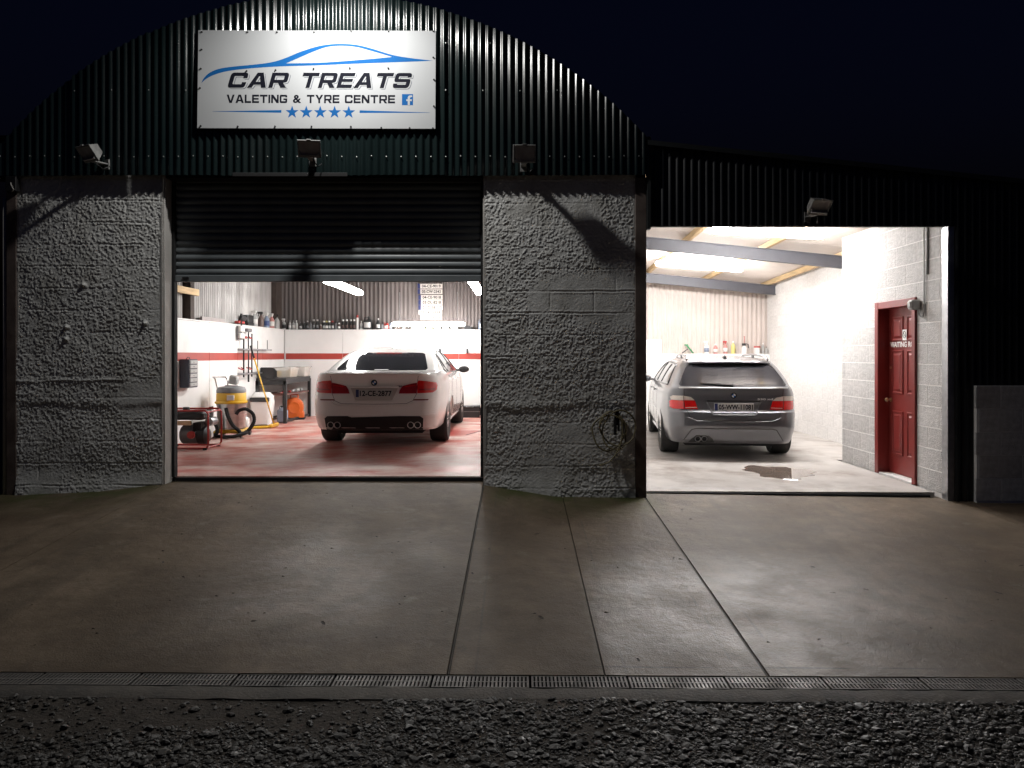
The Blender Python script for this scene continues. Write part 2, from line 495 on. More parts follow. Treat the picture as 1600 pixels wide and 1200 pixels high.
for k in range(-5, 7):
    x = -.447 + .5 * k
    if gr0 is None: gr0 = g.build('drain_grating', M_grate); o = gr0
    else:
        o = gr0.copy(); col.objects.link(o)
    o.location = (x, -3.882, ZD(x + .25) - .002 + random.uniform(-.0015, .0015)); o.rotation_euler = (0, .006, random.uniform(-.003, .003))
    tag(o, 'slotted iron drain grating, %s from the left end of the row' % ordn[k + 5], 'drain grating', 'slotted gratings of the drain across the apron')

kerb = tag(height_sheet('kerb_strip', -9, 9, -4.075, -3.957, .03, lambda x, y: ZD(x) - .004 + .006 * (vnoise(x, y, 9, 3) - .5) - .008 * sstep(-4.055, -4.08, y + .012 * (vnoise(x, y * 0, 6, 2) - .5)), M_kerb, None, .08), kind='structure')
gz = lambda x, y: -.334 + .028 * (fbm(x, y, 1.3, 5, 3) - .5) - .006 * np.asarray(x) - .012 * sstep(-4.08, -4.6, y)
tag(height_sheet('gravel_yard', -9, 9, -14, -4.06, .06, gz, M_soil), kind='structure')

# loose stones, too many to count
rs = np.random.RandomState(11)
phi = (1 + 5 ** .5) / 2
ico = np.array([(-1, phi, 0), (1, phi, 0), (-1, -phi, 0), (1, -phi, 0), (0, -1, phi), (0, 1, phi), (0, -1, -phi), (0, 1, -phi), (phi, 0, -1), (phi, 0, 1), (-phi, 0, -1), (-phi, 0, 1)])
ico /= np.linalg.norm(ico[0])
icof = np.array([(0, 11, 5), (0, 5, 1), (0, 1, 7), (0, 7, 10), (0, 10, 11), (1, 5, 9), (5, 11, 4), (11, 10, 2), (10, 7, 6), (7, 1, 8), (3, 9, 4), (3, 4, 2), (3, 2, 6), (3, 6, 8), (3, 8, 9), (4, 9, 5), (2, 4, 11), (6, 2, 10), (8, 6, 7), (9, 8, 1)])
n1, n2 = 52000, 9000
px = np.concatenate([rs.uniform(-3.0, 3.0, n1), rs.uniform(-5, 5, n2)])
py = np.concatenate([rs.uniform(-5.2, -4.07, n1), rs.uniform(-7.5, -4.07, n2)])
keep = (fbm(px, py, 1.6, 21, 3) + .22 * sstep(-4.1, -4.55, py) + .06 * px / 3 > .50 + .22 * (rs.rand(len(px)) - .5)) | (rs.rand(len(px)) < .10)
px, py = px[keep], py[keep]
n = len(px)
rad = np.clip(rs.lognormal(math.log(.0058), .55, n), .0025, .024)
P = ico[None] * (1 + .35 * (rs.rand(n, 12, 1) - .5))
S = np.stack([rad * rs.uniform(.8, 1.5, n), rad * rs.uniform(.7, 1.2, n), rad * rs.uniform(.35, .7, n)], 1)[:, None, :]
P = P * S
tl = rs.uniform(-.35, .35, n); ct, st = np.cos(tl)[:, None], np.sin(tl)[:, None]
P = np.stack([P[..., 0], P[..., 1] * ct - P[..., 2] * st, P[..., 1] * st + P[..., 2] * ct], -1)
an = rs.uniform(0, 6.28, n); ca, sa = np.cos(an)[:, None], np.sin(an)[:, None]
P = np.stack([P[..., 0] * ca - P[..., 1] * sa, P[..., 0] * sa + P[..., 1] * ca, P[..., 2]], -1)
P = P + np.stack([px, py, gz(px, py) + rad * .22], 1)[:, None, :]
F = (icof[None] + 12 * np.arange(n)[:, None, None]).reshape(-1, 3)
me = bpy.data.meshes.new('gravel'); me.from_pydata(P.reshape(-1, 3).tolist(), [], F.tolist())
tag(link('gravel', me, M_stone), 'loose grey crushed stone covering the yard in front of the drain', 'gravel', kind='stuff')

# dead leaves and bits on the apron: too small to pick out singly
lm = MB()
for k in range(95):
    x = random.uniform(-3.6, 4.2); y = random.uniform(-3.75, -.2); z = float(apron_z(x, y)) + .006
    s = random.choice([.007, .009, .012, .016, .022, .034]); a = random.uniform(0, 6.28)
    ca_, sa_ = math.cos(a), math.sin(a)
    pts = [(-s, 0, 0), (-.4 * s, -.3 * s, .003), (.5 * s, -.25 * s, .006), (s, 0, .002), (.5 * s, .28 * s, .004), (-.4 * s, .3 * s, .001)]
    lm.add([(x + p[0] * ca_ - p[1] * sa_, y + p[0] * sa_ + p[1] * ca_, z + p[2]) for p in pts], [(0, 1, 2, 3, 4, 5)])
tag(lm.build('leaf_litter', mat('dead_leaf', (.035, .025, .018), .8)), 'small dark dead leaves scattered over the concrete apron', 'leaves', kind='stuff')

# floors
def floor_red():
    m = mat('red_floor_paint', (.42, .085, .06), .42, var=.2, scale=2.2, rvar=.12, bump=.08, bscale=20, col2=(.58, .45, .40), c2scale=1.6, c2lo=.39, c2hi=.64, stretch=(.9, 1.3, 1))
    return m
M_floorred = floor_red()
fl = MB(); fl.box(-5.2, 1.25, .22, 8.3, -.3, .05)
tag(fl.build('workshop_floor', M_floorred), kind='structure')
M_floorgrey = mat('pale_concrete_floor', (.46, .43, .405), .55, var=.12, scale=3, rvar=.12, bump=.15, bscale=40, col2=(.28, .24, .215), c2scale=1.8, c2lo=.5, c2hi=.7)
fl = MB()
fl.add([(1.25, .24, -.11), (4.36, .17, -.11), (4.36, 2.6, -.11), (5.4, 2.6, -.11), (5.4, 8.3, -.11), (1.25, 8.3, -.11)] +
       [(1.25, .24, -.3), (4.36, .17, -.3), (4.36, 2.6, -.3), (5.4, 2.6, -.3), (5.4, 8.3, -.3), (1.25, 8.3, -.3)],
       [(0, 1, 2, 3, 4, 5), (11, 10, 9, 8, 7, 6)] + [(i, (i + 1) % 6, (i + 1) % 6 + 6, i + 6) for i in range(6)])
tag(fl.build('lean_to_floor', M_floorgrey), kind='structure')
ed = MB(); ed.box(-3.64, -.37, .185, .222, -.1, .038)
tag(ed.build('workshop_threshold', M_matblack), kind='structure')
ed = MB(); ed.add([(1.31, .205, -.118), (4.30, .14, -.137), (4.30, .175, -.137), (1.31, .243, -.118), (1.31, .205, -.3), (4.30, .14, -.3), (4.30, .175, -.3), (1.31, .243, -.3)],
                  [(0, 1, 2, 3), (7, 6, 5, 4), (0, 4, 5, 1), (1, 5, 6, 2), (2, 6, 7, 3), (3, 7, 4, 0)])
tag(ed.build('lean_to_threshold', M_matblack), kind='structure')
# puddle: rounded outline, a thin dome of water
pts = []
for k in range(40):
    a = 2 * math.pi * k / 40
    r = 1 + .16 * math.sin(3 * a + 1) + .10 * math.sin(7 * a) + .05 * math.sin(13 * a + 2)
    pts.append((.39 * r * math.cos(a), .50 * r * math.sin(a)))
pd = MB(); pd.add([(3.20 + a, 1.52 + b_, -.1065) for a, b_ in pts] + [(3.20 + a * 1.02, 1.52 + b_ * 1.02, -.112) for a, b_ in pts], [tuple(range(40))] + [(i, (i + 1) % 40, (i + 1) % 40 + 40, i + 40) for i in range(40)])
M_water = mat('puddle_water', (.20, .155, .13), .025, var=.02, spec=.7)
tag(pd.build('puddle', M_water), kind='structure')
# red painted drain cover marks on the workshop floor
def floor_mark(pts, w_, name, m):
    mm = MB()
    for (x0, y0), (x1, y1) in zip(pts, pts[1:]):
        d = Vector((x1 - x0, y1 - y0, 0)).normalized(); nrm = Vector((-d.y, d.x, 0)) * w_ / 2
        mm.add([(x0 + nrm.x, y0 + nrm.y, .0535), (x1 + nrm.x, y1 + nrm.y, .0535), (x1 - nrm.x, y1 - nrm.y, .0535), (x0 - nrm.x, y0 - nrm.y, .0535)], [(0, 1, 2, 3)])
    return mm
o = floor_mark([(-1.03, 4.35), (-.62, 4.35)], .04, '', None)
mm = MB(); mm.add([(-1.5, 4.25, .053), (-.86, 4.25, .053), (-.62, 5.0, .053), (-1.3, 5.0, .053)], [(0, 1, 2, 3)])
tag(mm.build('painted_floor_patch', mat('fresh_red_paint', (.33, .05, .04), .4)), kind='structure')
tag(floor_mark([(-.86, 4.25), (-.62, 5.0)], .03, '', None).build('floor_groove', M_matblack), kind='structure')

# ================================================================== WORKSHOP (arched shed)
shop = thing('workshop', 'arched dark green corrugated workshop with grey roughcast pillars and open shutter', 'building', (-2, 0, 0))
shop.location = (0, 0, 0)
XC, ZC, AR = -1.967, .635, 4.38
arch = lambda x: ZC + math.sqrt(max(.01, AR * AR - (x - XC) ** 2))

def pillar(name, x0, x1, seed, zb, label):
    """roughcast over blockwork: one height field cut along the blocks"""
    res = .0064
    z0, z1 = zb, 3.46
    xs = np.arange(x0, x1 + res * .5, res); zs = np.arange(z0, z1 + res * .5, res)
    X, Z = np.meshgrid(xs, zs, indexing='ij')
    patch = sstep(.22, .60, fbm(X, Z, 2.1, seed + 1, 3))
    blob = sstep(.46, .68, fbm(X, Z, 62, seed + 2, 3))
    fine = fbm(X, Z, 120, seed + 3, 2) - .5
    H = blob * (.0008 + .0052 * patch) + fine * .0030 + .016 * (fbm(X, Z, 2.6, seed + 5, 3) - .5)
    # joints of the blockwork ghosting through, stronger here and there
    cz = (Z - zb + .10) / .225
    wob = .012 * (vnoise(X, Z, 6, seed + 6) - .5)
    bed = np.abs(((cz + wob / .225 + .5) % 1) - .5) * .225
    course = np.floor(cz).astype(int)
    off = np.where(course % 2 == 0, 0.0, .225)
    head = np.abs((((X - x0 + off) / .45 + .5) % 1) - .5) * .45
    vis = sstep(.38, .62, fbm(X, Z, 1.5, seed + 7, 2))
    vis = vis * sstep(.3, .6, vnoise(X, Z, 7, seed + 41))
    H -= .0042 * (1 - sstep(.003, .014, bed)) * (.45 + .55 * vis)
    H += .003 * (1 - sstep(.004, .016, np.abs(bed - .014))) * vis
    H -= .004 * (1 - sstep(.003, .013, head)) * vis * .8
    # the old render line: a thick lip, hollow below it, swelling again to the foot
    lip = .80 + .09 * (vnoise(X, X * 0, 1.3, seed + 8) - .5) + .035 * (vnoise(X, X * 0, 6, seed + 9) - .5)
    H += -.0055 * sstep(.035, -.035, Z - lip) * sstep(-.38, -.03, Z - lip) * (.35 + 1.1 * vnoise(X, X * 0, 2.3, seed + 31)) 
    H += .005 * np.exp(-((Z - lip - .05) / .06) ** 2)
    H += .03 * sstep(zb + .30, zb - .02, Z)
    if seed == 100:
        rz = 1.07 + .03 * (vnoise(X, X * 0, 4, 77) - .5)
        H += .007 * np.exp(-((Z - rz) / .012) ** 2) * sstep(-3.9, -4.3, X)
        for (cx_, cz_) in ((-4.48, 2.05), (-4.66, 1.62), (-4.66, 1.50), (-3.85, 1.66)):
            H += .03 * np.exp(-(((X - cx_) / .02) ** 2 + ((Z - cz_) / .018) ** 2))
    Y = -H
    nx, nz = X.shape
    core = MB()
    core.box(x0, x1, .035, .30, zb - .25, 3.50)
    p = core.build(name, M_plaster, shop)
    p['label'] = label
    bi = (np.floor((X - x0 + off) / .45)).astype(int)
    ii, jj = np.meshgrid(np.arange(nx - 1), np.arange(nz - 1), indexing='ij')
    key = course[:-1, :-1] * 20 + bi[:-1, :-1]
    for kk in np.unique(key):
        s = key == kk
        a, b_ = ii[s], jj[s]
        q = np.stack([a * nz + b_, (a + 1) * nz + b_, (a + 1) * nz + b_ + 1, a * nz + b_ + 1], 1)
        u, inv = np.unique(q, return_inverse=True)
        V = np.stack([X.ravel()[u], Y.ravel()[u], Z.ravel()[u]], 1)
        me = bpy.data.meshes.new('block'); me.from_pydata(V.tolist(), [], inv.reshape(q.shape).tolist())
        link('block', me, M_render, p, True)
    # plain returns closing the edges of the coat
    e = MB()
    e.box(x0 - .001, x0 + .02, -.002, .05, zb - .1, 3.46); e.box(x1 - .02, x1 + .001, -.002, .05, zb - .1, 3.46)
    e.build('render_edge', M_plaster, p)
    return p
pillar('pillar', -5.172, -3.672, 100, -.13, 'broad roughcast pillar left of the shutter, with snagged bits of plaster')
pillar('pillar', -.362, 1.19, 140, -.16, 'broad roughcast pillar between the two openings')
# smooth reveal of the left jamb
rv = MB(); rv.box(-3.672, -3.655, .012, .235, -.05, 3.44, .004)
rv.build('jamb_reveal', M_plaster, shop, True, 40)
rv = MB(); rv.box(-.378, -.3615, .02, .23, -.05, 3.44, .003)
rv.build('jamb_reveal', M_plaster, shop, True, 40)
# steel stanchions at the outer ends
for a, b_ in ((-5.272, -5.17), (1.188, 1.302)):
    s = MB(); s.box(a, b_, -.012, .25, -.3, 3.155, .005)
    s.build('stanchion', M_rust, shop)
s = MB(); s.tube([(-5.305, .02, -.15), (-5.305, .02, 2.95)], .022, 10)
s.build('downpipe', mat('grey_white_pipe', (.50, .48, .45), .5), shop, True)
s = MB(); s.box(-5.6, 1.30, .03, .21, 3.16, 3.60)
s.build('lintel', M_matblack, shop)

def corr_sheet(name, x0, x1, pitch, amp, zlo, zhi, y, m, parent, nper=8, axis='y', square=False, phase=0.0, wob=0.0, rows=5):
    """one corrugated sheet; zlo/zhi numbers or functions of the running coordinate"""
    n = max(2, int(round((x1 - x0) / pitch * nper)))
    vs = []; fs = []
    fl_ = zlo if callable(zlo) else (lambda t: zlo)
    fh = zhi if callable(zhi) else (lambda t: zhi)
    sd = random.uniform(0, 50)
    for i in range(n + 1):
        t = x0 + (x1 - x0) * i / n
        wv = math.cos(2 * math.pi * (t - phase) / pitch)
        if square: wv = max(-1, min(1, wv * 2.2))
        yy = y - amp * wv
        a, b_ = fl_(t), fh(t)
        for r in range(rows):
            z = a + (b_ - a) * r / (rows - 1)
            y2 = yy + (wob * float(vnoise(t * 2.2 + sd, z * 1.3, 1.0, 3) + .5 * vnoise(t * 13, z * 2.1 + sd, 1.0, 5) - .75) if wob else 0)
            vs.append((t, y2, z) if axis == 'y' else (y2, t, z))
    for i in range(n):
        for r in range(rows - 1):
            fs.append((i * rows + r, (i + 1) * rows + r, (i + 1) * rows + r + 1, i * rows + r + 1))
    me = bpy.data.meshes.new(name); me.from_pydata(vs, [], fs)
    return link(name, me, m, parent, True)

# gable cladding, sheet by sheet
PIT = .0755
x = -5.30; k = 0
while x < 1.29:
    x1 = min(x + PIT * 10, 1.315)
    o = corr_sheet('cladding_sheet', x, x1 + (.01 if x1 < 1.3 else 0), PIT, .0105, 3.158 + (k % 3) * .003, lambda t: arch(t) - .01, -.078, M_green, shop, 10, phase=-5.30, wob=.0028, rows=14)
    o.location.y = -.0025 * (k % 2); o.rotation_euler = (random.uniform(-.002, .002), 0, 0)
    x = x1; k += 1
# fixings
fx = MB()
for zrow, st in ((3.35, 2), (4.02, 5), (4.5, 6)):
    k = 0
    xx = -5.28
    while xx < 1.29:
        if zrow < arch(xx) - .1 and (k % st == 0) and not (-2.97 < xx < -.83 and zrow > 3.5):
            fx.lathe([(.0, -.006), (.006, -.004), (.0075, 0)], 7, (xx, -.092, zrow + random.uniform(-.006, .006)), 'y')
        xx += PIT; k += 1
tag(fx.build('fixings', mat('fixing_zinc', (.6, .6, .58), .4, .6), shop), kind='stuff')
# closing strip above the shutter
s = MB(); s.box(-2.92, -1.75, -.096, -.06, 3.145, 3.185, .004)
s.build('filler_strip', M_matblack, shop)
# barrel roof and its edge
rf = MB(); nA = 48
a0 = math.asin(3.36 / AR)
for i in range(nA + 1):
    t = -a0 + 2 * a0 * i / nA
    for (rr, yy) in ((AR - .012, -.058), (AR - .012, 8.4), (AR - .045, 8.4), (AR - .045, -.058)):
        rf.v.append((XC + rr * math.sin(t), yy, ZC + rr * math.cos(t)))
for i in range(nA):
    for c in range(4):
        rf.f.append((i * 4 + c, (i + 1) * 4 + c, (i + 1) * 4 + (c + 1) % 4, i * 4 + (c + 1) % 4))
rf.f.append((0, 1, 2, 3)); rf.f.append((nA * 4 + 3, nA * 4 + 2, nA * 4 + 1, nA * 4))
rf.build('roof', M_roofd, shop, True, 50)

# interior: white boarded walls, red band, ledge, old sheeting over
lw = MB(); lw.box(-5.32, -5.16, .25, 8.4, -.2, 3.5)
lw.build('side_wall', M_roofd, shop)
lb = MB(); lb.box(-5.16, -4.975, .3, 8.0, -.1, 1.835)
lwall = lb.build('dado_wall', M_white, shop)
ys = [.56, 1.78, 3.0, 4.22, 5.40, 6.66, 7.99]
for a, b_ in zip(ys, ys[1:]):
    p = MB(); p.box(-4.975, -4.95, a + .004, b_ - .004, .05, 1.85, .002); p.build('panel', M_white, lwall)
    p = MB(); p.box(-4.951, -4.947, a + .004, b_ - .004, 1.245, 1.37); p.build('stripe', M_stripe, lwall)
p = MB(); p.box(-5.16, -4.93, .3, 8.0, 1.851, 1.872, .003); p.build('ledge', M_white, lwall)
bb = MB(); bb.box(-5.16, 1.2, 8.03, 8.22, -.1, 1.835)
bwall = bb.build('rear_dado_wall', M_white, shop)
xs_ = [-4.945, -3.72, -2.50, -1.28, -.06, 1.19]
for a, b_ in zip(xs_, xs_[1:]):
    p = MB(); p.box(a + .003, b_ - .003, 8.0, 8.03, .05, 1.85, .002); p.build('panel', M_white, bwall)
    p = MB(); p.box(a + (.03 if a < -4.9 else .003), b_ - .003, 7.996, 8.0005, 1.245, 1.37); p.build('stripe', M_stripe, bwall)
p = MB(); p.box(-4.93, 1.2, 7.985, 8.22, 1.851, 1.870, .003); p.build('ledge', M_white, bwall)
for k in range(9):
    a = -5.2 + k * .73
    o = corr_sheet('rear_sheet', a, a + .74, .076 if k > 3 else .091, .010, 1.80, 5.1, 8.27, M_browncorr, shop, 8)
    o.location.y = -.003 * (k % 2)
back = MB(); back.box(-5.3, 1.3, 8.32, 8.40, -.2, 5.2); back.build('rear_backing', M_roofd, shop)
for k in range(10):
    a = .3 + k * .80
    o = corr_sheet('side_sheet', a, a + .81, .076, .015, 1.80, 3.5, -5.12, M_gal, shop, 8, axis='x')
    o.location.x = .003 * (k % 2)
for (a, b_) in ((3.66, 3.80), (7.66, 8.0)):
    s = MB(); s.box(-5.13, -5.0, a, b_, 1.873, 3.5, .004); s.build('wall_post', M_post, shop)
s = MB(); s.box(-5.0, -4.95, 2.2, 3.85, 2.245, 2.345, .004); s.build('wall_rail', M_timber, shop)
pt = MB(); pt.box(1.2, 1.30, .30, 8.3, -.2, 3.6); pt.build('partition_wall', M_white, shop)

# roller shutter, half open
sh = MB(); sh.box(-3.70, -.33, .222, .232, 2.14, 3.5)
shut = sh.build('roller_shutter', M_matblack, shop)
prof = [(.0, .0), (-.004, .006), (-.013, .016), (-.017, .034), (-.015, .052), (-.006, .066), (.0, .072), (.004, .075)]
sl = MB()
vs = []; fs = []
for xx in (-3.655, -.375):
    for (yy, zz) in prof: vs.append((xx, .215 + yy, zz))
n_ = len(prof)
fs = [(i, i + 1, i + 1 + n_, i + n_) for i in range(n_ - 1)]
sl.add(vs, fs)
slat0 = sl.build('slat', M_shut, shut, True, 35)
slat0.location.z = 2.173
for k in range(1, 17):
    o = slat0.copy(); col.objects.link(o); o.parent = shut; o.location = (0, random.uniform(-.001, .001), 2.173 + .075 * k)
s = MB(); s.box(-3.655, -.375, .185, .222, 2.103, 2.174, .006); s.build('bottom_rail', M_shut, shut)
for xx in (-3.655, -.41):
    s = MB(); s.box(xx, xx + .03, .16, .236, .05, 3.45, .003); s.build('guide_rail', M_matblack, shut)
s = MB(); s.box(-3.55, -3.48, .17, .20, 2.13, 2.155, .004); s.build('lock', M_black, shut)

# ================================================================== LEAN-TO
lean = thing('lean_to', 'dark clad lean-to with lit bay, concrete block walls and red waiting room door', 'building')
rl = lambda x: 3.50 - .104 * (x - 1.30)
x = 1.32; k = 0
while x < 9.0:
    x1 = x + PIT * 10
    for (a, b_) in ([(x, x1)] if not (x < 4.46 < x1) else [(x, 4.46), (4.46, x1)]):
        zl = 2.65 if (a + b_) / 2 < 4.46 else -.25
        o = corr_sheet('cladding_sheet', a, b_ + .008, PIT, .0105, zl, rl, -.035, M_greend, lean, 8, phase=1.32)
        o.location.y = -.0025 * (k % 2)
    x = x1; k += 1
s = MB(); s.add([(1.3, .0, rl(1.3) + .02), (9, .0, rl(9) + .02), (9, 8.6, rl(9) - .1), (1.3, 8.6, rl(1.3) - .1), (1.3, -.09, rl(1.3) - .03), (9, -.09, rl(9) - .03), (9, -.09, rl(9) + .02), (1.3, -.09, rl(1.3) + .02)],
                 [(0, 1, 2, 3), (4, 5, 6, 7), (7, 6, 1, 0)])
s.build('roof', M_roofd, lean)
s = MB(); s.box(1.3, 4.46, .0, .09, 2.66, 3.12, .0); s.build('door_head', M_matblack, lean)
s = MB(); s.box(1.303, 1.338, -.062, .028, 2.62, 3.56); s.build('light_leak_cover', M_roofd, lean)  # added dark strip, stops bay light leaking through the gap between claddings
# inner roof sheets: corrugations run across, falling to the right
ri = lambda x, y=4.04: 3.29 - .098 * (x - 1.99) - .03 * (y - 4.04)
def roof_sheet(y0, y1):
    n = int((y1 - y0) / .076 * 8); vs = []; fs = []
    for i in range(n + 1):
        y = y0 + (y1 - y0) * i / n
        wv = .010 * math.cos(2 * math.pi * y / .076)
        for xx in (1.25, 2.4, 3.6, 4.8, 5.5): vs.append((xx, y, ri(xx, y) + wv))
    for i in range(n):
        for c in range(4): fs.append((i * 5 + c, (i + 1) * 5 + c, (i + 1) * 5 + c + 1, i * 5 + c + 1))
    me = bpy.data.meshes.new('ceiling_sheet'); me.from_pydata(vs, [], fs)
    return link('ceiling_sheet', me, M_ceil, lean, True)
for k in range(9): roof_sheet(.09 + .92 * k, .09 + .92 * (k + 1) + .01).location.z = .003 * (k % 2)
for xx, yn in ((1.42, .1), (2.65, .1), (3.88, .1), (5.12, .1)):
    s = MB(); za, zb_ = ri(xx, yn) - .014, ri(xx, 8.2) - .014
    s.add([(xx - .03, yn, za - .09), (xx + .03, yn, za - .09), (xx + .03, 8.2, zb_ - .09), (xx - .03, 8.2, zb_ - .09), (xx - .03, yn, za), (xx + .03, yn, za), (xx + .03, 8.2, zb_), (xx - .03, 8.2, zb_)],
          [(0, 1, 2, 3), (7, 6, 5, 4), (0, 4, 5, 1), (1, 5, 6, 2), (2, 6, 7, 3), (3, 7, 4, 0)])
    s.build('purlin', M_timber, lean)
def beam(y, dz, x1):
    s = MB()
    for (ya, yb, za, zb_) in ((y - .05, y + .05, 0, .012), (y - .006, y + .006, .012, .178), (y - .05, y + .05, .178, .19)):
        a, b_ = 1.30, x1
        za_, zb2 = za - .19, zb_ - .19
        za0, za1 = ri(1.3, y) - .105, ri(x1, y) - .105
        s.add([(a, ya, za0 + za_), (b_, ya, za1 + za_), (b_, yb, za1 + za_), (a, yb, za0 + za_), (a, ya, za0 + zb2), (b_, ya, za1 + zb2), (b_, yb, za1 + zb2), (a, yb, za0 + zb2)],
              [(0, 1, 2, 3), (7, 6, 5, 4), (0, 4, 5, 1), (1, 5, 6, 2), (2, 6, 7, 3), (3, 7, 4, 0)])
    s.build('roof_beam', M_beam, lean)
beam(4.04, 0, 5.25); beam(7.64, 0, 5.25)
for k in range(6):
    a = 1.3 + k * .70
    o = corr_sheet('rear_sheet', a, min(a + .71, 5.3), .062 if k < 2 else .098, .012, 1.33, lambda t: ri(t, 8.14), 8.14, M_cream, lean, 8, square=True)
    o.location.y = -.003 * (k % 2)
s = MB(); s.box(1.2, 5.5, 8.22, 8.3, -.3, 3.4); s.build('rear_backing', M_roofd, lean)
s = MB(); s.box(1.3, 5.25, 7.98, 8.12, -.2, 1.36, .004); s.build('rear_dado_wall', M_white, lean)
s = MB(); s.box(2.3, 2.98, 7.99, 8.11, 1.361, 1.66, .004); s.build('dado_step', M_white, lean)

_bm_cache = {}
def block_mesh(l, h, m, key):
    k = (round(l, 3), round(h, 3), key)
    if k not in _bm_cache:
        b = MB(); b.box(0, l, -.0015, .03, 0, h, .003)
        me = bpy.data.meshes.new('block'); me.from_pydata(b.v, [], b.f); me.materials.append(m)
        bm = bmesh.new(); bm.from_mesh(me); bmesh.ops.recalc_face_normals(bm, faces=bm.faces); bm.to_mesh(me); bm.free()
        _bm_cache[k] = me
    return _bm_cache[k]
def block_wall(parent, org, rz, length, z0, courses, m, key, hole=None, ch=.225, bl=.45, start=0.0, top=None, skip=()):
    """blocks laid on local +x from org, face towards local -y"""
    c, s_ = math.cos(rz), math.sin(rz)
    for k in range(courses):
        za = k * ch + .005; zb_ = za + ch - .010
        u = -start - (bl / 2 if k % 2 else 0)
        while u < length:
            segs = [(max(u + .005, 0), min(u + bl - .005, length))]
            if hole and zb_ > hole[2] and za < hole[3] - .05:
                out = []
                for a, b_ in segs:
                    if b_ <= hole[0] or a >= hole[1]: out.append((a, b_))
                    else:
                        if a < hole[0]: out.append((a, hole[0]))
                        if b_ > hole[1]: out.append((hole[1], b_))
                segs = out
            for a, b_ in segs:
                if b_ - a < .02: continue
                h = zb_ - za
                if top is not None:
                    h = min(h, top - za)
                    if h < .03: continue
                zz = za
                if hole and a < hole[1] - .01 and b_ > hole[0] + .01 and za < hole[3]:
                    zz = max(za, hole[3]); h = zb_ - zz
                    if h < .02: continue
                instance('block', block_mesh(b_ - a, h, m, key), parent, (org[0] + a * c, org[1] + a * s_, org[2] + zz + z0), (0, random.uniform(-.002, .002), rz))
            u += bl
# waiting room wall facing the bay (faces -X): run from far end (Y 2.5) towards the viewer
DY0, DY1 = .595, 1.51          # door frame span in Y
mw = MB(); zt = 2.905
mw.box(4.4005, 4.58, .03, DY0, -.2, zt); mw.box(4.4005, 4.58, DY1, 2.50, -.2, zt); mw.box(4.4005, 4.58, DY0, DY1, 1.965, zt)
wr = mw.build('waiting_room_wall', M_mortar, lean)
block_wall(wr, (4.40, 2.50, 0), R(-90), 2.47, -.115, 14, M_block, 'b', hole=(2.50 - DY1, 2.50 - DY0, -.2, 2.03), start=.12, top=3.04)
fw = MB(); fw.box(5.2505, 5.42, 2.5, 8.2, -.2, 3.0)
fwall = fw.build('bay_side_wall', M_mortar, lean)
block_wall(fwall, (5.25, 7.98, 0), R(-90), 5.45, -.105, 13, M_blockw, 'w', start=.2, top=2.97)
rw = MB(); rw.box(4.41, 5.3, 2.42, 2.498, -.2, 2.9); rw.build('return_wall', M_mortar, lean)
rw = MB(); rw.box(4.45, 5.42, .1, 2.49, 2.86, 2.90); rw.build('waiting_room_lid', M_white, lean)
# steel angle at the bay corner
s = MB(); s.box(4.392, 4.46, -.016, -.006, -.25, 2.65); s.box(4.392, 4.398, -.006, .09, -.25, 2.65)
s.build('corner_angle', M_steel, lean)

# red six-panel door (part of the lean-to)
dr = MB()
XF = 4.512
dr.box(XF, XF + .04, DY0 + .06, DY1 - .06, -.085, 1.90)
door = dr.build('door', M_red, lean); door['label'] = 'red six-panel timber door marked as the waiting room'
f = MB()
f.box(4.372, 4.55, DY1 - .075, DY1 + .01, -.11, 1.975, .004); f.box(4.372, 4.55, DY0 - .01, DY0 + .062, -.11, 1.975, .004)
f.box(4.374, 4.55, DY0 + .062, DY1 - .075, 1.89, 1.973, .004)
f.build('frame', M_red, door)
s = MB(); s.box(4.385, 4.55, DY0 + .062, DY1 - .075, -.12, -.092, .003); s.build('sill', M_mortar, door)
ym = (DY0 + DY1) / 2
rows = ((1.50, 1.79), (.87, 1.39), (.14, .667))
for (za, zb_) in rows:
    for (ya, yb) in ((ym + .045, DY1 - .155), (DY0 + .155, ym - .045)):
        p = MB()
        o_ = [(ya, za), (yb, za), (yb, zb_), (ya, zb_)]
        def ring(d, xx): return [(xx, ya + d, za + d), (xx, yb - d, za + d), (xx, yb - d, zb_ - d), (xx, ya + d, zb_ - d)]
        vs = ring(0, XF - .001) + ring(.004, XF - .012) + ring(.016, XF - .012) + ring(.026, XF - .002) + ring(.04, XF - .004) + ring(.06, XF - .014)
        fs = []
        for q in range(5):
            for i in range(4): fs.append((q * 4 + i, q * 4 + (i + 1) % 4, (q + 1) * 4 + (i + 1) % 4, (q + 1) * 4 + i))
        fs.append((20, 21, 22, 23))
        p.add(vs, fs); p.build('panel', M_red, door)
kb = MB(); kb.lathe([(.0, -.07), (.018, -.068), (.028, -.055), (.028, -.045), (.012, -.035), (.010, -.01), (.028, -.006), (.028, 0)], 14, (XF - .001, DY1 - .12, .79), 'x')
kb.build('knob', M_brass, door, True, 40)
lk = MB(); lk.lathe([(.0, -.012), (.014, -.010), (.016, 0)], 12, (XF - .001, DY1 - .12, 1.18), 'x'); lk.build('lock', M_brass, door)
dfn = lambda u, v: (XF - .0165, ym - u, v)
text_on('WAITING ROOM', -.325, .36, 1.425, 1.49, lambda u, v: (XF - .0185, ym - u, v), 'lettering', M_white_p, door, .03)
s = MB(); s.box(XF - .018, XF - .014, ym - .012 - .045, ym - .012 + .045, 1.505, 1.63); s.build('no_smoking_sign', M_white_p, door)
ns = MB()
ring_ = [(XF - .0195, ym - .012 + .030 * math.cos(a), 1.57 + .040 * math.sin(a)) for a in [2 * math.pi * i / 20 for i in range(20)]]
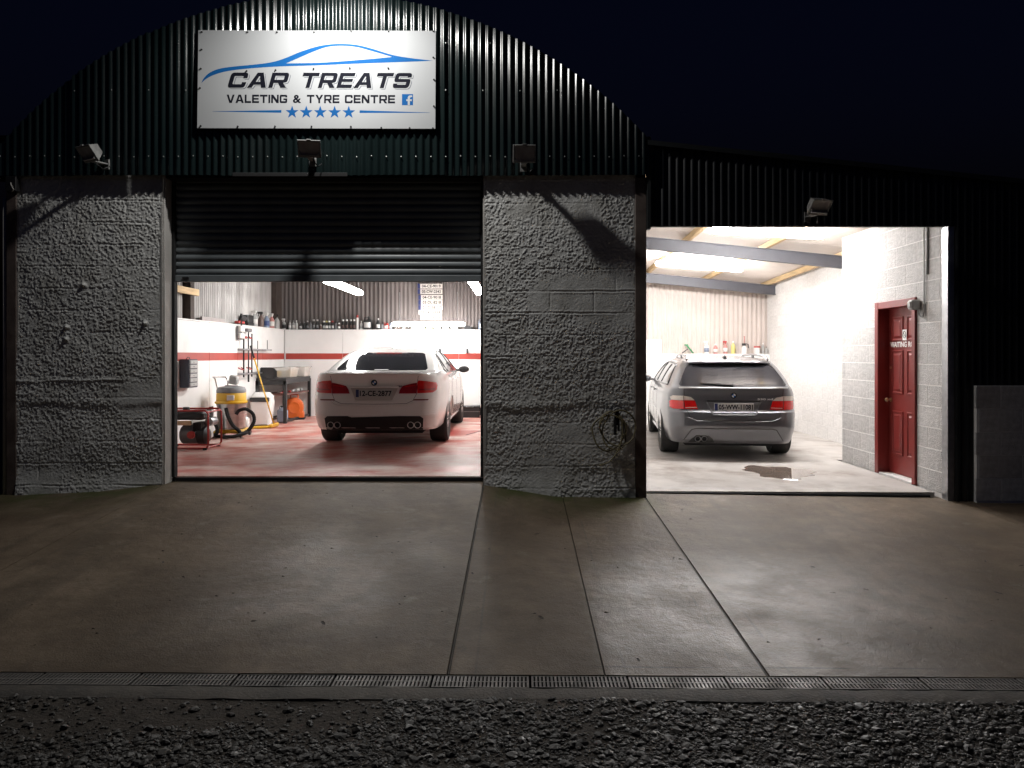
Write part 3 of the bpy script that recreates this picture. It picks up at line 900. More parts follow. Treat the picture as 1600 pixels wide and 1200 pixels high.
ns.tube(ring_, .003, 5, closed=True); ns.tube([(XF - .0195, ym - .012 + .02, 1.595), (XF - .0195, ym - .012 - .02, 1.545)], .003, 5)
ns.build('no_smoking_mark', M_ink, door)
# junction box, cable and conduit by the door
jb = MB(); jb.box(4.30, 4.392, .50, .60, 1.83, 1.94, .012)
jb.box(4.285, 4.30, .52, .58, 1.85, 1.92, .005)
jbx = thing('bulkhead_sensor', 'small grey sensor box on the block wall beside the red door', 'sensor'); 
jb.build('housing', mat('grey_plastic', (.45, .45, .44), .5), jbx)
c = MB(); c.tube([(4.37, .52, 1.84), (4.37, .49, 1.77), (4.38, .44, 1.74), (4.385, .42, 1.80), (4.385, .42, 1.95), (4.385, .42, 2.9)], .008, 7)
c.build('cable', mat('grey_cable', (.40, .40, .39), .5), jbx, True)
c = MB(); c.tube([(4.388, .36, 2.2), (4.388, .36, 2.92)], .011, 8); c.build('conduit', mat('grey_cable', (.4, .4, .39), .5), jbx, True)

# low block wall outside
lo = MB(); lo.box(4.64, 9, -.0985, -.05, -.3, 1.02)
low = lo.build('low_block_wall', M_mortard)
tag(low, 'low dark concrete block wall at the right edge of the yard', 'wall')
block_wall(low, (4.63, -.10, 0), 0, 4.3, -.155, 5, M_blockd, 'd', start=.2, ch=.235)
# ================================================================== SIGN
sign = thing('sign_board', 'white shop sign with blue car outline, black lettering and five blue stars', 'sign', (-2.058, -.108, 4.122))
sign.rotation_euler = (R(-1.2), R(.15), R(0))
SK = .001667
sx = lambda c: (c - 795) * SK
sz = lambda c: (410 - c) * SK
pn = MB(); pn.box(sx(72), sx(1519), -.004, .002, sz(709), sz(108), .0015); pn.build('panel', M_signw, sign)
def flat(polys, layer, name, m, fn=None):
    """polys: list of (outer, [holes]) in crop pixels; flat print on the panel"""
    mb_ = MB()
    for outer, holes in polys:
        loops = [outer] + holes
        pts = [p for l in loops for p in l]
        tri = tessellate_polygon([[Vector((a, b_, 0)) for a, b_ in l] for l in loops])
        mb_.add([(sx(a), -.0045 - .0007 * layer, sz(b_)) for a, b_ in pts], [tuple(t) for t in tri])
    me = bpy.data.meshes.new(name); me.from_pydata(mb_.v, [], mb_.f)
    return link(name, me, m, sign)
def spline(pts, k=5):
    out = []
    n = len(pts)
    for i in range(n - 1):
        p0 = pts[max(0, i - 1)]; p1 = pts[i]; p2 = pts[i + 1]; p3 = pts[min(n - 1, i + 2)]
        for j in range(k):
            t = j / k
            out.append(tuple(.5 * (2 * p1[c] + (p2[c] - p0[c]) * t + (2 * p0[c] - 5 * p1[c] + 4 * p2[c] - p3[c]) * t * t + (3 * p1[c] - p0[c] - 3 * p2[c] + p3[c]) * t ** 3) for c in (0, 1)))
    out.append(pts[-1]); return out
top = spline([(95, 433), (112, 400), (150, 366), (210, 343), (300, 330), (420, 318), (520, 304), (600, 280), (700, 238), (800, 206), (870, 194), (950, 190), (1040, 197), (1130, 219), (1250, 256), (1350, 274), (1500, 292)])
bot = spline([(1500, 292), (1400, 297), (1250, 303), (1000, 313), (800, 322), (610, 328), (480, 335), (330, 348), (230, 364), (160, 387), (120, 410), (95, 433)])
hole = spline([(608, 311), (680, 279), (780, 236), (860, 209), (950, 202), (1040, 210), (1130, 234), (1250, 268), (1250, 270), (1130, 282), (950, 297), (800, 307), (608, 311)])
flat([(top[:-1] + bot[:-1], [hole[:-1][::-1]])], 0, 'car_outline', M_blue)

# square-shouldered wide lettering drawn here, glyph by glyph
W, t_, tv, r_, ri_ = 1.30, .23, .31, .24, .07
GL = {
 'C': (W, [(0, 0, r_), (W, 0, r_), (W, .37, 0), (W - tv, .37, 0), (W - tv, t_, ri_), (tv, t_, ri_), (tv, 1 - t_, ri_), (W - tv, 1 - t_, ri_), (W - tv, .63, 0), (W, .63, 0), (W, 1, r_), (0, 1, r_)], []),
 'G': (W, [(0, 0, r_), (W, 0, r_), (W, .56, 0), (W * .5, .56, 0), (W * .5, .36, 0), (W - tv, .36, 0), (W - tv, t_, ri_), (tv, t_, ri_), (tv, 1 - t_, ri_), (W - tv, 1 - t_, ri_), (W - tv, .68, 0), (W, .68, 0), (W, 1, r_), (0, 1, r_)], []),
 'A': (1.42, [(0, 0, 0), (.35, 0, 0), (.45, .20, 0), (.97, .20, 0), (1.07, 0, 0), (1.42, 0, 0), (.93, 1, 0), (.49, 1, 0)], [[(.54, .39, 0), (.88, .39, 0), (.74, .76, 0), (.68, .76, 0)]]),
 'R': (W, [(0, 0, 0), (tv, 0, 0), (tv, .32, 0), (.64, .32, 0), (.93, 0, 0), (W + .04, 0, 0), (1.02, .33, 0), (W, .38, .12), (W, 1, r_), (0, 1, 0)], [[(tv, .53, 0), (W - tv, .53, .06), (W - tv, .79, .06), (tv, .79, 0)]]),
 'T': (W, [(W / 2 - tv / 2, 0, 0), (W / 2 + tv / 2, 0, 0), (W / 2 + tv / 2, 1 - t_, 0), (W, 1 - t_, 0), (W, 1, 0), (0, 1, 0), (0, 1 - t_, 0), (W / 2 - tv / 2, 1 - t_, 0)], []),
 'E': (1.18, [(0, 0, 0), (1.18, 0, 0), (1.18, t_, 0), (tv, t_, 0), (tv, .40, 0), (1.12, .40, 0), (1.12, .60, 0), (tv, .60, 0), (tv, 1 - t_, 0), (1.18, 1 - t_, 0), (1.18, 1, 0), (0, 1, 0)], []),
 'S': (W, [(0, 0, r_), (W, 0, r_), (W, .605, .2), (tv, .605, .04), (tv, 1 - t_, .04), (W - tv, 1 - t_, .04), (W - tv, .70, 0), (W, .70, 0), (W, 1, r_), (0, 1, r_), (0, .395, .2), (W - tv, .395, .04), (W - tv, t_, .04), (tv, t_, .04), (tv, .30, 0), (0, .30, 0)], []),
 'V': (1.36, [(.47, 0, 0), (.89, 0, 0), (1.36, 1, 0), (1.01, 1, 0), (.68, .27, 0), (.35, 1, 0), (0, 1, 0)], []),
 'L': (1.1, [(0, 0, 0), (1.1, 0, 0), (1.1, t_, 0), (tv, t_, 0), (tv, 1, 0), (0, 1, 0)], []),
 'I': (tv, [(0, 0, 0), (tv, 0, 0), (tv, 1, 0), (0, 1, 0)], []),
 'N': (W, [(0, 0, 0), (tv, 0, 0), (tv, .60, 0), (W - tv - .06, 0, 0), (W, 0, 0), (W, 1, 0), (W - tv, 1, 0), (W - tv, .40, 0), (tv + .06, 1, 0), (0, 1, 0)], []),
 'Y': (1.36, [(.68 - tv / 2, 0, 0), (.68 + tv / 2, 0, 0), (.68 + tv / 2, .38, 0), (1.36, 1, 0), (.98, 1, 0), (.68, .62, 0), (.38, 1, 0), (0, 1, 0), (.68 - tv / 2, .38, 0)], []),
}
def rounded(pl):
    out = []; n = len(pl)
    for i in range(n):
        x_, y_, r = pl[i]
        if r <= 0: out.append((x_, y_)); continue
        P0 = Vector((pl[i - 1][0], pl[i - 1][1])); P1 = Vector((x_, y_)); P2 = Vector((pl[(i + 1) % n][0], pl[(i + 1) % n][1]))
        a = (P0 - P1).normalized() * r; b_ = (P2 - P1).normalized() * r
        for j in range(5):
            t = j / 4
            q = (P1 + a) * (1 - t) ** 2 + P1 * 2 * t * (1 - t) + (P1 + b_) * t * t
            out.append((q.x, q.y))
    return out
def word(s_, x0, x1, ytop, ybot, shear, gap=.17):
    tot = 0; adv = []
    for ch in s_:
        if ch == ' ': tot += .72; continue
        adv.append(tot); tot += GL[ch][0] + gap
    tot -= gap
    H_ = ybot - ytop
    sc_ = (x1 - x0 - shear * H_) / tot
    polys = []; i = 0
    for ch in s_:
        if ch == ' ': continue
        a0_ = adv[i]; i += 1
        fn = lambda p: (x0 + (a0_ + p[0]) * sc_ + p[1] * shear * H_, ybot - p[1] * H_)
        polys.append(([fn(p) for p in rounded(GL[ch][1])], [[fn(p) for p in rounded(h_)] for h_ in GL[ch][2]]))
    return polys
big = word('CAR', 253, 633, 368, 461, .28) + word('TREATS', 690, 1380, 368, 461, .28)
shift = lambda pl, dx, dy: [([(a + dx, b_ + dy) for a, b_ in o_], [[(a + dx, b_ + dy) for a, b_ in h_] for h_ in hs]) for o_, hs in pl]
for g_ in big:
    flat(shift([g_], 9, 7.5), 0, 'letter_outline', M_inkg)
    flat(shift([g_], 6.5, 5), 1, 'letter_inset', M_signw)
    flat([g_], 2, 'letter', M_ink)
small = word('VALETING', 250, 618, 503, 554, 0, .16) + word('TYRE', 737, 935, 503, 554, 0, .16) + word('CENTRE', 968, 1273, 503, 554, 0, .16)
for g_ in small: flat([g_], 0, 'small_letter', M_ink)
text_on('&', sx(652), sx(703), sz(554), sz(503), lambda u, v: (u, -.0045, v), 'ampersand', M_ink, sign, .03)
flat([([(1315, 497), (1382, 497), (1382, 565), (1315, 565)], [])], 0, 'social_icon', M_blue)
flat([([(1350, 565), (1363, 565), (1363, 540), (1374, 540), (1376, 529), (1363, 529), (1363, 520), (1367, 515), (1377, 515), (1377, 505), (1362, 505), (1353, 510), (1350, 518), (1350, 529), (1341, 529), (1341, 540), (1350, 540)], [])], 1, 'social_letter', M_signw)
for k, cx in enumerate((648, 734, 819, 906, 992)):
    star = []
    for j in range(10):
        a = math.pi / 2 + j * math.pi / 5; rr = 41 if j % 2 == 0 else 16.5
        star.append((cx + rr * math.cos(a), 610 - rr * math.sin(a)))
    flat([(star, [])], 0, 'star', M_blue)
flat([([(165, 605.5), (583, 597), (583, 613), (165, 606.5)], [])], 0, 'rule', M_blue)
flat([([(1058, 597), (1485, 609.5), (1485, 610.5), (1058, 613)], [])], 0, 'rule', M_blue)
for (cx, cy) in [(95, 120), (373, 120), (552, 120), (778, 119), (1003, 114), (1230, 112), (1503, 111), (95, 228), (92, 345), (88, 463), (95, 695), (320, 698), (546, 697), (767, 697), (1006, 697), (1190, 703), (1362, 704), (1503, 705), (1503, 272), (1508, 408), (1508, 570), (370, 358), (546, 352), (777, 343), (997, 338), (1230, 338)]:
    b_ = MB(); b_.lathe([(.0, -.018), (.006, -.017), (.009, -.007), (.009, -.003)], 8, (sx(cx), 0, sz(cy)), 'y'); b_.build('bolt', M_black, sign)

# ================================================================== FLOODLIGHTS
def floodlight(name, label, loc, tilt, pan, m_housing, lit=False, cable=None):
    t = thing(name, label, 'floodlight', loc, pan, 'floodlights along the front')
    bk = MB()
    for s_ in (-1, 1):
        bk.box(s_ * .088 - .004, s_ * .088 + .004, -.15, -.09, -.055, .03)
    bk.box(-.092, .092, -.15, -.09, -.063, -.055)
    bk.box(-.03, .03, -.11, .06, -.075, -.063); bk.box(-.035, .035, .04, .055, -.12, -.02)
    bk.build('bracket', M_hgrey, t)
    Mt = Matrix.Translation((0, -.12, .02)) @ Matrix.Rotation(tilt, 4, 'X')
    h = MB(Mt)
    # trapezoid body: wide at the glass (local -y), narrower behind
    a, b2, c_, d = .105, .075, .07, .05
    h.add([(-a, -.04, -.08), (a, -.04, -.08), (a, -.04, .08), (-a, -.04, .08), (-b2, .05, -.05), (b2, .05, -.05), (b2, .05, .05), (-b2, .05, .05)],
          [(7, 6, 5, 4), (0, 4, 5, 1), (1, 5, 6, 2), (2, 6, 7, 3), (3, 7, 4, 0), (0, 1, 2, 3)])
    for k in range(5): h.box(-.06 + k * .03 - .003, -.06 + k * .03 + .003, .045, .068, -.045, .045)
    h.build('housing', m_housing, t)
    f = MB(Mt)
    f.box(-.112, .112, -.053, -.041, .068, .086, .003); f.box(-.112, .112, -.053, -.041, -.086, -.068, .003)
    f.box(-.112, -.094, -.053, -.041, -.068, .068, .003); f.box(.094, .112, -.053, -.041, -.068, .068, .003)
    f.box(-.02, .02, -.056, -.041, .086, .094)
    f.build('rim', m_housing, t)
    g_ = MB(Mt); g_.box(-.094, .094, -.047, -.042, -.068, .068); g_.build('glass', M_lampon if lit else M_glass_d, t)
    c = MB(); c.tube(cable or [(.02, -.06, -.03), (.03, -.08, -.10), (.06, -.03, -.14), (.09, .03, -.10)], .006, 6); c.build('cable', M_black, t, True)
    return t, Mt
floodlight('floodlight', 'unlit floodlight above the left pillar, tipped to one side', (-4.20, -.16, 3.33), R(38), R(-28), M_hgrey)
floodlight('floodlight', 'unlit floodlight just below the middle of the sign', (-2.09, -.16, 3.365), R(28), R(6), M_hgrey)
floodlight('floodlight', 'unlit floodlight above the pillar between the two openings', (.04, -.16, 3.31), R(20), R(2), M_hgrey)
M_hpale = mat('lamp_housing_pale', (.45, .44, .42), .5, var=.15)
floodlight('floodlight', 'pale unlit floodlight over the lean-to opening', (2.95, -.10, 2.81), R(40), R(14), M_hpale)
# the one that is lit: on an arm at the crown of the arch, shining down the front
ft = thing('gable_floodlight', 'lit floodlight on an arm above the sign, at the crown of the arch', 'floodlight', (-1.75, -.10, 5.25))
a_ = MB(); a_.tube([(0, .06, -.48), (0, .03, .0), (0, -.25, .05), (0, -.70, .02)], .018, 8); a_.box(-.05, .05, .03, .07, -.50, -.38); a_.build('arm', M_hgrey, ft)
h = MB(Matrix.Translation((0, -.75, -.03)) @ Matrix.Rotation(R(-82), 4, 'X'))
h.add([(-.15, .06, -.11), (.15, .06, -.11), (.15, .06, .11), (-.15, .06, .11), (-.10, -.05, -.07), (.10, -.05, -.07), (.10, -.05, .07), (-.10, -.05, .07)],
      [(7, 6, 5, 4), (0, 4, 5, 1), (1, 5, 6, 2), (2, 6, 7, 3), (3, 7, 4, 0)])
h.build('housing', M_hgrey, ft)
ld = bpy.data.lights.new('gable_lamp', 'AREA'); ld.shape = 'RECTANGLE'; ld.size = .22; ld.size_y = .14; ld.energy = GABLE_W; ld.color = (1.0, .975, .94)
lo_ = bpy.data.objects.new('lamp', ld); col.objects.link(lo_); lo_.parent = ft; lo_.location = (0, -.77, -.10); lo_.rotation_euler = (R(-4), 0, 0)
# junction box and wire at the left corner
jt = thing('junction_box', 'small dark junction box with a loose wire at the top left corner', 'junction box', (-5.18, -.03, 3.06))
s = MB(); s.box(-.05, .06, -.06, .015, -.06, .09, .006); s.build('box', M_black, jt)
s = MB(); s.tube([(.0, -.05, .03), (.03, -.09, .0), (.05, -.08, -.05), (.02, -.06, -.07)], .006, 6); s.build('wire', mat('pale_wire', (.5, .48, .45), .5), jt, True)

# ================================================================== BATTEN LIGHTS
def batten(label, p0, p1, m, width=.13, hang=None):
    p0 = Vector(p0); p1 = Vector(p1)
    L_ = (p1 - p0).length
    t = thing('batten_light', label, 'strip light', tuple((p0 + p1) / 2), 0, 'fluorescent strip lights')
    q = (p1 - p0).to_track_quat('X', 'Z')
    t.rotation_mode = 'QUATERNION'; t.rotation_quaternion = q
    # diffuser with rounded ends
    prof = []
    hw = width / 2
    d = MB()
    st = [(-L_ / 2, .35), (-L_ / 2 + .02, .75), (-L_ / 2 + .06, 1.0), (L_ / 2 - .06, 1.0), (L_ / 2 - .02, .75), (L_ / 2, .35)]
    n = 14; vs = []; fs = []
    for (xx, k_) in st:
        for j in range(n):
            a = 2 * math.pi * j / n
            yy = hw * k_ * math.copysign(abs(math.cos(a)) ** .6, math.cos(a)); zz = .042 * (k_ * .5 + .5) * math.copysign(abs(math.sin(a)) ** .7, math.sin(a))
            vs.append((xx, yy, zz))
    for i in range(len(st) - 1):
        for j in range(n): fs.append((i * n + j, i * n + (j + 1) % n, (i + 1) * n + (j + 1) % n, (i + 1) * n + j))
    fs.append(tuple(range(n))[::-1]); fs.append(tuple((len(st) - 1) * n + j for j in range(n)))
    d.add(vs, fs); d.build('diffuser', m, t, True, 50)
    s = MB(); s.box(-L_ / 2 + .03, L_ / 2 - .03, -hw * .55, hw * .55, .040, .060, .004); s.build('tray', M_white_p, t)
    for e in (-L_ / 2 + .15, L_ / 2 - .15):
        s = MB(); s.tube([(e, 0, .058), (e, 0, .058 + (hang or .05))], .004, 5); s.build('hanger', M_steel, t)
    return t
batten('lit strip light hanging low near the shutter, left one', (-2.96, 3.74, 2.48), (-2.96, 6.14, 2.48), M_tubeL, .14, .9)
batten('lit strip light hanging near the right edge of the shutter opening', (-.735, 3.74, 2.48), (-.735, 6.14, 2.48), M_tubeL, .14, .9)
batten('long lit strip light along the rear wall above the white car', (-2.61, 7.62, 1.965), (-1.125, 7.62, 1.965), M_tubeL, .15, .6)
batten('lit strip light across the front of the lean-to ceiling', (2.615, 2.49, 3.035), (4.14, 2.49, 2.955), M_tubeR, .14, .06)
batten('second lit strip light deeper in the lean-to, behind the roof beam', (2.45, 5.74, 2.98), (4.0, 5.74, 2.87), M_tubeR, .15, .10)

# ================================================================== HOSE ON THE PILLAR
ht = thing('hose_coil', 'yellowish garden hose coiled on a hook on the middle pillar', 'hose', (.99, -.05, .72))
hk = MB(); hk.box(-.02, .02, -.05, .03, -.10, .06, .006); hk.box(-.035, -.005, -.06, -.02, -.20, -.04, .004); hk.box(.005, .025, -.055, -.02, -.16, -.04, .004)
hk.build('hook', M_matblack, ht)
pts = []
for k in range(150):
    a = math.pi / 2 + 2 * math.pi * k / 46
    r1 = .155 + .012 * math.sin(k * .21) + .004 * math.sin(k * .7)
    r2 = .185 + .012 * math.sin(k * .17 + 1)
    cx = -.035 + .06 * math.sin(k * .043)
    pts.append((cx + r1 * math.cos(a), -.03 - .018 * math.sin(k * .3) - .012, -.155 + .02 * math.sin(k * .05) + r2 * math.sin(a)))
tail = [(pts[-1][0], pts[-1][1], pts[-1][2]), (.06, -.05, -.06), (.05, -.05, -.22), (-.01, -.06, -.38), (-.09, -.07, -.475), (-.19, -.07, -.50)]
hm = MB(); hm.tube(pts, .0085, 7); hm.build('coil', M_hose, ht, True)
hm = MB(); hm.tube([(x_, y_ - .01, z_) for x_, y_, z_ in [(.02, -.04, .02), (.05, -.045, -.06), (.055, -.05, -.18), (.03, -.055, -.30), (-.02, -.06, -.40), (-.09, -.07, -.475), (-.19, -.07, -.505)]], .0085, 7); hm.build('loose_end', M_hose, ht, True)
# ================================================================== CARS
M_carw = mat('white_car_paint', (.76, .735, .71), .25, var=.03, scale=2, coat=.8, col2=(.64, .60, .565), c2scale=1.8, c2lo=.55, c2hi=.85)
M_carg = mat('grey_metallic_paint', (.125, .125, .135), .34, .5, var=.04, scale=3, coat=.8)
M_carglass = mat('tinted_glass', (.022, .022, .026), .05, var=.1, spec=.22)
M_cartrim = mat('black_trim', (.012, .012, .012), .5)
M_tyre = mat('tyre_rubber', (.022, .021, .020), .8, var=.2, scale=20)
M_rim = mat('alloy', (.55, .53, .52), .28, .85, var=.1)
M_redl = mat('red_lens', (.55, .010, .008), .14, var=.2, scale=10, coat=.6)
M_redd = mat('dark_red_lens', (.27, .010, .014), .14, var=.2, scale=10, coat=.6)
M_clearl = mat('clear_lens', (.60, .53, .47), .18, var=.15, scale=12, coat=.5)
M_plate = mat('plate_white', (.42, .415, .40), .4, var=.05)
M_eu = mat('plate_blue', (.012, .02, .10), .4)
M_pipe = mat('bright_pipe', (.7, .7, .7), .4, .3)
M_gap = mat('shut_line', (.03, .028, .027), .8)

class Car:
    def __init__(s, tab, L_, paint, root):
        s.t = np.array(tab, float); s.L = L_; s.paint = paint; s.root = root
    def at(s, z):
        z = min(max(z, s.t[0, 0]), s.t[-1, 0])
        return [float(np.interp(z, s.t[:, 0], s.t[:, k])) for k in range(1, 6)]       # yr, w, rcx, rcy, yf
    def tap(s, y):
        return 1 - .11 * max(0., (1.2 - y) / 1.2) ** 2 - .10 * max(0., (y - 3.7) / 1.2) ** 2
    def Wd(s, y, z):
        return s.at(z)[1] * s.tap(y)
    def Yr(s, x, z):
        yr, w_, rx, ry, yf = s.at(z)
        w_ *= s.tap(yr + ry)
        ax = abs(x)
        bow = .05 * (min(ax, w_) / w_) ** 2
        k = w_ - rx
        if ax > k:
            q = min(1.0, (ax - k) / rx)
            return yr + bow + ry * (1 - math.sqrt(max(0., 1 - q * q)))
        return yr + bow
    def outline(s, z):
        yr, w_, rx, ry, yf = s.at(z)
        ry = min(ry, max(.05, (yf - yr) * .3))
        pts = []
        wr = w_ * s.tap(yr + ry)
        k = wr - rx
        for i in range(9): 
            x_ = k * i / 9; pts.append((x_, yr + .05 * (x_ / wr) ** 2))
        for i in range(11):
            a = math.pi / 2 * i / 10
            x_ = k + rx * math.sin(a); pts.append((x_, yr + .05 * (min(x_, wr) / wr) ** 2 + ry * (1 - math.cos(a))))
        y0 = pts[-1][1]; rf = min(.35, (yf - yr) * .2)
        for i in range(1, 25):
            y = y0 + (yf - rf - y0) * i / 24; pts.append((w_ * s.tap(y), y))
        wf = pts[-1][0]; y1 = pts[-1][1]
        for i in range(1, 9):
            a = math.pi / 2 * i / 8; pts.append((wf - .28 * (1 - math.cos(a)), y1 + rf * math.sin(a)))
        k2 = pts[-1][0]
        for i in range(1, 6): pts.append((k2 * (1 - i / 6), yf))
        return pts
    def body(s, axles, wr_):
        t = s.t
        zs = []
        for a, b_ in zip(t[:-1, 0], t[1:, 0]):
            n = max(1, int(math.ceil((b_ - a) / .03)))
            zs += [a + (b_ - a) * i / n for i in range(n)]
        zs.append(t[-1, 0])
        rings = []
        for z in zs:
            o_ = s.outline(z)
            full = o_ + [(-x_, y) for x_, y in reversed(o_[1:])]
            # close at front centre
            rings.append([(x_, y, z) for x_, y in full])
        n = len(rings[0]); vs = [p for r_2 in rings for p in r_2]; fs = []
        for i in range(len(rings) - 1):
            for j in range(n): fs.append((i * n + j, i * n + (j + 1) % n, (i + 1) * n + (j + 1) % n, (i + 1) * n + j))
        fs.append(tuple(range(n))[::-1]); fs.append(tuple((len(rings) - 1) * n + j for j in range(n)))
        b = MB(); b.add(vs, fs)
        o = b.build('body', s.paint, s.root)
        cut = MB()
        for ya in axles:
            for sgn in (-1, 1):
                cut.lathe([(wr_, sgn * .62), (wr_, sgn * 1.2)], 40, (0, ya, .335), 'x')
        c = cut.build('cutter', M_cartrim)
        md = o.modifiers.new('b', 'BOOLEAN'); md.object = c; md.operation = 'DIFFERENCE'; md.solver = 'EXACT'
        bpy.context.view_layer.update()
        dg = bpy.context.evaluated_depsgraph_get()
        me = bpy.data.meshes.new_from_object(o.evaluated_get(dg))
        old = o.data; o.modifiers.clear(); o.data = me
        bpy.data.objects.remove(c); bpy.data.meshes.remove(old)
        me.materials.clear(); me.materials.append(s.paint)
        me.shade_smooth(); me.set_sharp_from_angle(angle=R(32))
        return o
    def patch(s, poly, off, name, m, parent=None, mode='rear', side=1, sub=3, th=.02, smooth=True):
        """a piece that follows the body: poly in (x,z) seen from behind or (y,z) on a flank"""
        bm = bmesh.new()
        vsx = [bm.verts.new((a, 0, b_)) for a, b_ in poly]
        bm.faces.new(vsx)
        bmesh.ops.triangulate(bm, faces=bm.faces)
        for _ in range(sub):
            bmesh.ops.subdivide_edges(bm, edges=[e for e in bm.edges if e.calc_length() > .05], cuts=1, use_grid_fill=True)
            bmesh.ops.triangulate(bm, faces=bm.faces)
        bd = [e for e in bm.edges if e.is_boundary]
        top_v = set(bm.verts)
        ret = bmesh.ops.extrude_edge_only(bm, edges=bd)
        low = set(v for v in ret['geom'] if isinstance(v, bmesh.types.BMVert))
        for v in bm.verts:
            a, z = v.co.x, v.co.z
            o_ = off if v not in low else off - th
            if mode == 'rear': v.co = (a, s.Yr(a, z) - o_, z)
            else: v.co = (side * (s.Wd(a, z) + o_), a, z)
        bmesh.ops.recalc_face_normals(bm, faces=bm.faces)
        me = bpy.data.meshes.new(name); bm.to_mesh(me); bm.free()
        return link(name, me, m, parent or s.root, smooth, 40)
    def line(s, pts, r, name, m, parent=None, off=.001, mode='rear', side=1, k=6):
        P = []
        for (a0_, b0), (a1, b1) in zip(pts, pts[1:]):
            for i in range(k): P.append((a0_ + (a1 - a0_) * i / k, b0 + (b1 - b0) * i / k))
        P.append(pts[-1])
        q = [(a, s.Yr(a, z) - off, z) if mode == 'rear' else (side * (s.Wd(a, z) + off), a, z) for a, z in P]
        b = MB(); b.tube(q, r, 6); return b.build(name, m, parent or s.root, True)
    def wheel(s, x_, y, r, wdt, side, steer=0):
        w_ = bpy.data.objects.new('wheel', None); col.objects.link(w_); w_.parent = s.root; w_.location = (x_, y, r); w_.empty_display_size = .1
        h = wdt / 2; ri = r * .70
        t = MB(); t.lathe([(ri, -h * .9), (r * .93, -h * .98), (r * .985, -h * .85), (r, -h * .6), (r, h * .6), (r * .985, h * .85), (r * .93, h * .98), (ri, h * .9)], 36, (0, 0, 0), 'x')
        for gx in (-.45, 0, .45):
            pass
        t.build('tyre', M_tyre, w_, True, 50)
        m_ = MB()
        m_.lathe([(ri, -h * .9), (ri, h * .9), (ri * .93, h * .85), (ri * .90, h * .4), (ri * .90, -h * .8)], 36, (0, 0, 0), 'x') if side > 0 else \
            m_.lathe([(ri, h * .9), (ri, -h * .9), (ri * .93, -h * .85), (ri * .90, -h * .4), (ri * .90, h * .8)], 36, (0, 0, 0), 'x')
        xo = side * h * .78
        for k in range(10):
            a = 2 * math.pi * k / 10
            ca_, sa_ = math.cos(a), math.sin(a)
            m_.tube([(xo, .06 * ca_, .06 * sa_), (xo * 1.02, ri * .55 * ca_, ri * .55 * sa_), (xo * .9, ri * .93 * ca_, ri * .93 * sa_)], [.022, .017, .015], 6)
        m_.lathe([(.075, 0), (.07, side * h * .8), (.03, side * h * .86), (0, side * h * .86)], 16, (0, 0, 0), 'x')
        m_.build('rim', M_rim, w_, True, 50)
        d = MB(); d.lathe([(0, -.01), (ri * .72, -.01), (ri * .72, .01), (0, .01)], 24, (0, 0, 0), 'x'); d.build('brake_disc', M_steel, w_)
    def roundel(s, x_, z, r):
        y = s.Yr(x_, z) - .006
        e = bpy.data.objects.new('badge', None); col.objects.link(e); e.parent = s.root; e.location = (x_, y, z); e.empty_display_size = .02
        b = MB(); b.lathe([(0, .004), (r, .004), (r, -.003), (r * .92, -.006), (0, -.006)], 24, (0, 0, 0), 'y'); b.build('ring', M_cartrim, e)
        b = MB(); b.tube([(r * math.cos(a), -.004, r * math.sin(a)) for a in [2 * math.pi * i / 24 for i in range(24)]], r * .06, 5, closed=True); b.build('rim', M_chrome, e)
        for k in range(4):
            a0_ = k * math.pi / 2
            v = [(0, -.0075, 0)] + [(r * .62 * math.cos(a0_ + math.pi / 2 * i / 6), -.0075, r * .62 * math.sin(a0_ + math.pi / 2 * i / 6)) for i in range(7)]
            b = MB(); b.add(v, [(0, i + 1, i + 2) for i in range(6)]); b.build('quarter', M_white_p if k % 2 == 0 else M_blue, e)
    def plate(s, txt, x0, x1, z0, z1, dy=0.0):
        y = s.Yr((x0 + x1) / 2, (z0 + z1) / 2) - .022 - dy
        b = MB(); b.box(x0, x1, y, y + .012, z0, z1, .003); p = b.build('number_plate', M_plate, s.root)
        b = MB(); b.box(x0 + .004, x0 + .045, y - .002, y + .0005, z0 + .004, z1 - .004); b.build('blue_band', M_eu, p)
        text_on(txt, x0 + .058, x1 - .012, z0 + .018, z1 - .018, lambda u, v: (u, y - .0022, v), 'lettering', M_ink, p, .028)

# ------- white saloon
car1 = thing('white_saloon_car', 'white saloon car parked nose-in in the workshop, quad exhausts', 'car', (-1.985, 2.44, .05), R(0.3))
A_ = .20; B_ = .30
C1 = Car([  # z, yr, w, rcx, rcy, yf
    (.255, .10, .86, .22, .30, 4.78), (.29, .06, .888, .22, .30, 4.81), (.40, .03, .915, .22, .32, 4.86), (.455, .0, .925, .22, .33, 4.87),
    (.60, .012, .932, .22, .34, 4.85), (.66, .020, .932, .22, .34, 4.82), (.76, .065, .93, .22, .34, 4.70), (.90, .075, .92, .22, .33, 4.40),
    (.98, .060, .895, .22, .32, 3.95), (1.02, .045, .87, .22, .32, 3.70), (1.032, .060, .86, .22, .32, 3.62), (1.043, .22, .845, .24, .34, 3.55), (1.06, .58, .825, .15, .26, 3.42),
    (1.10, .70, .805, .13, .24, 3.30), (1.18, .92, .755, .12, .22, 3.12), (1.26, 1.14, .70, .12, .22, 2.96), (1.32, 1.33, .655, .12, .22, 2.84),
    (1.365, 1.55, .61, .22, .34, 2.72), (1.40, 1.80, .53, .25, .3, 2.6), (1.42, 2.05, .40, .2, .2, 2.45)], 4.9, M_carw, car1)
C1.body((1.10, 4.06), .365)
for sd in (-1, 1):
    C1.wheel(sd * .795, 1.10, .335, .265, sd); C1.wheel(sd * .80, 4.06, .335, .245, sd)
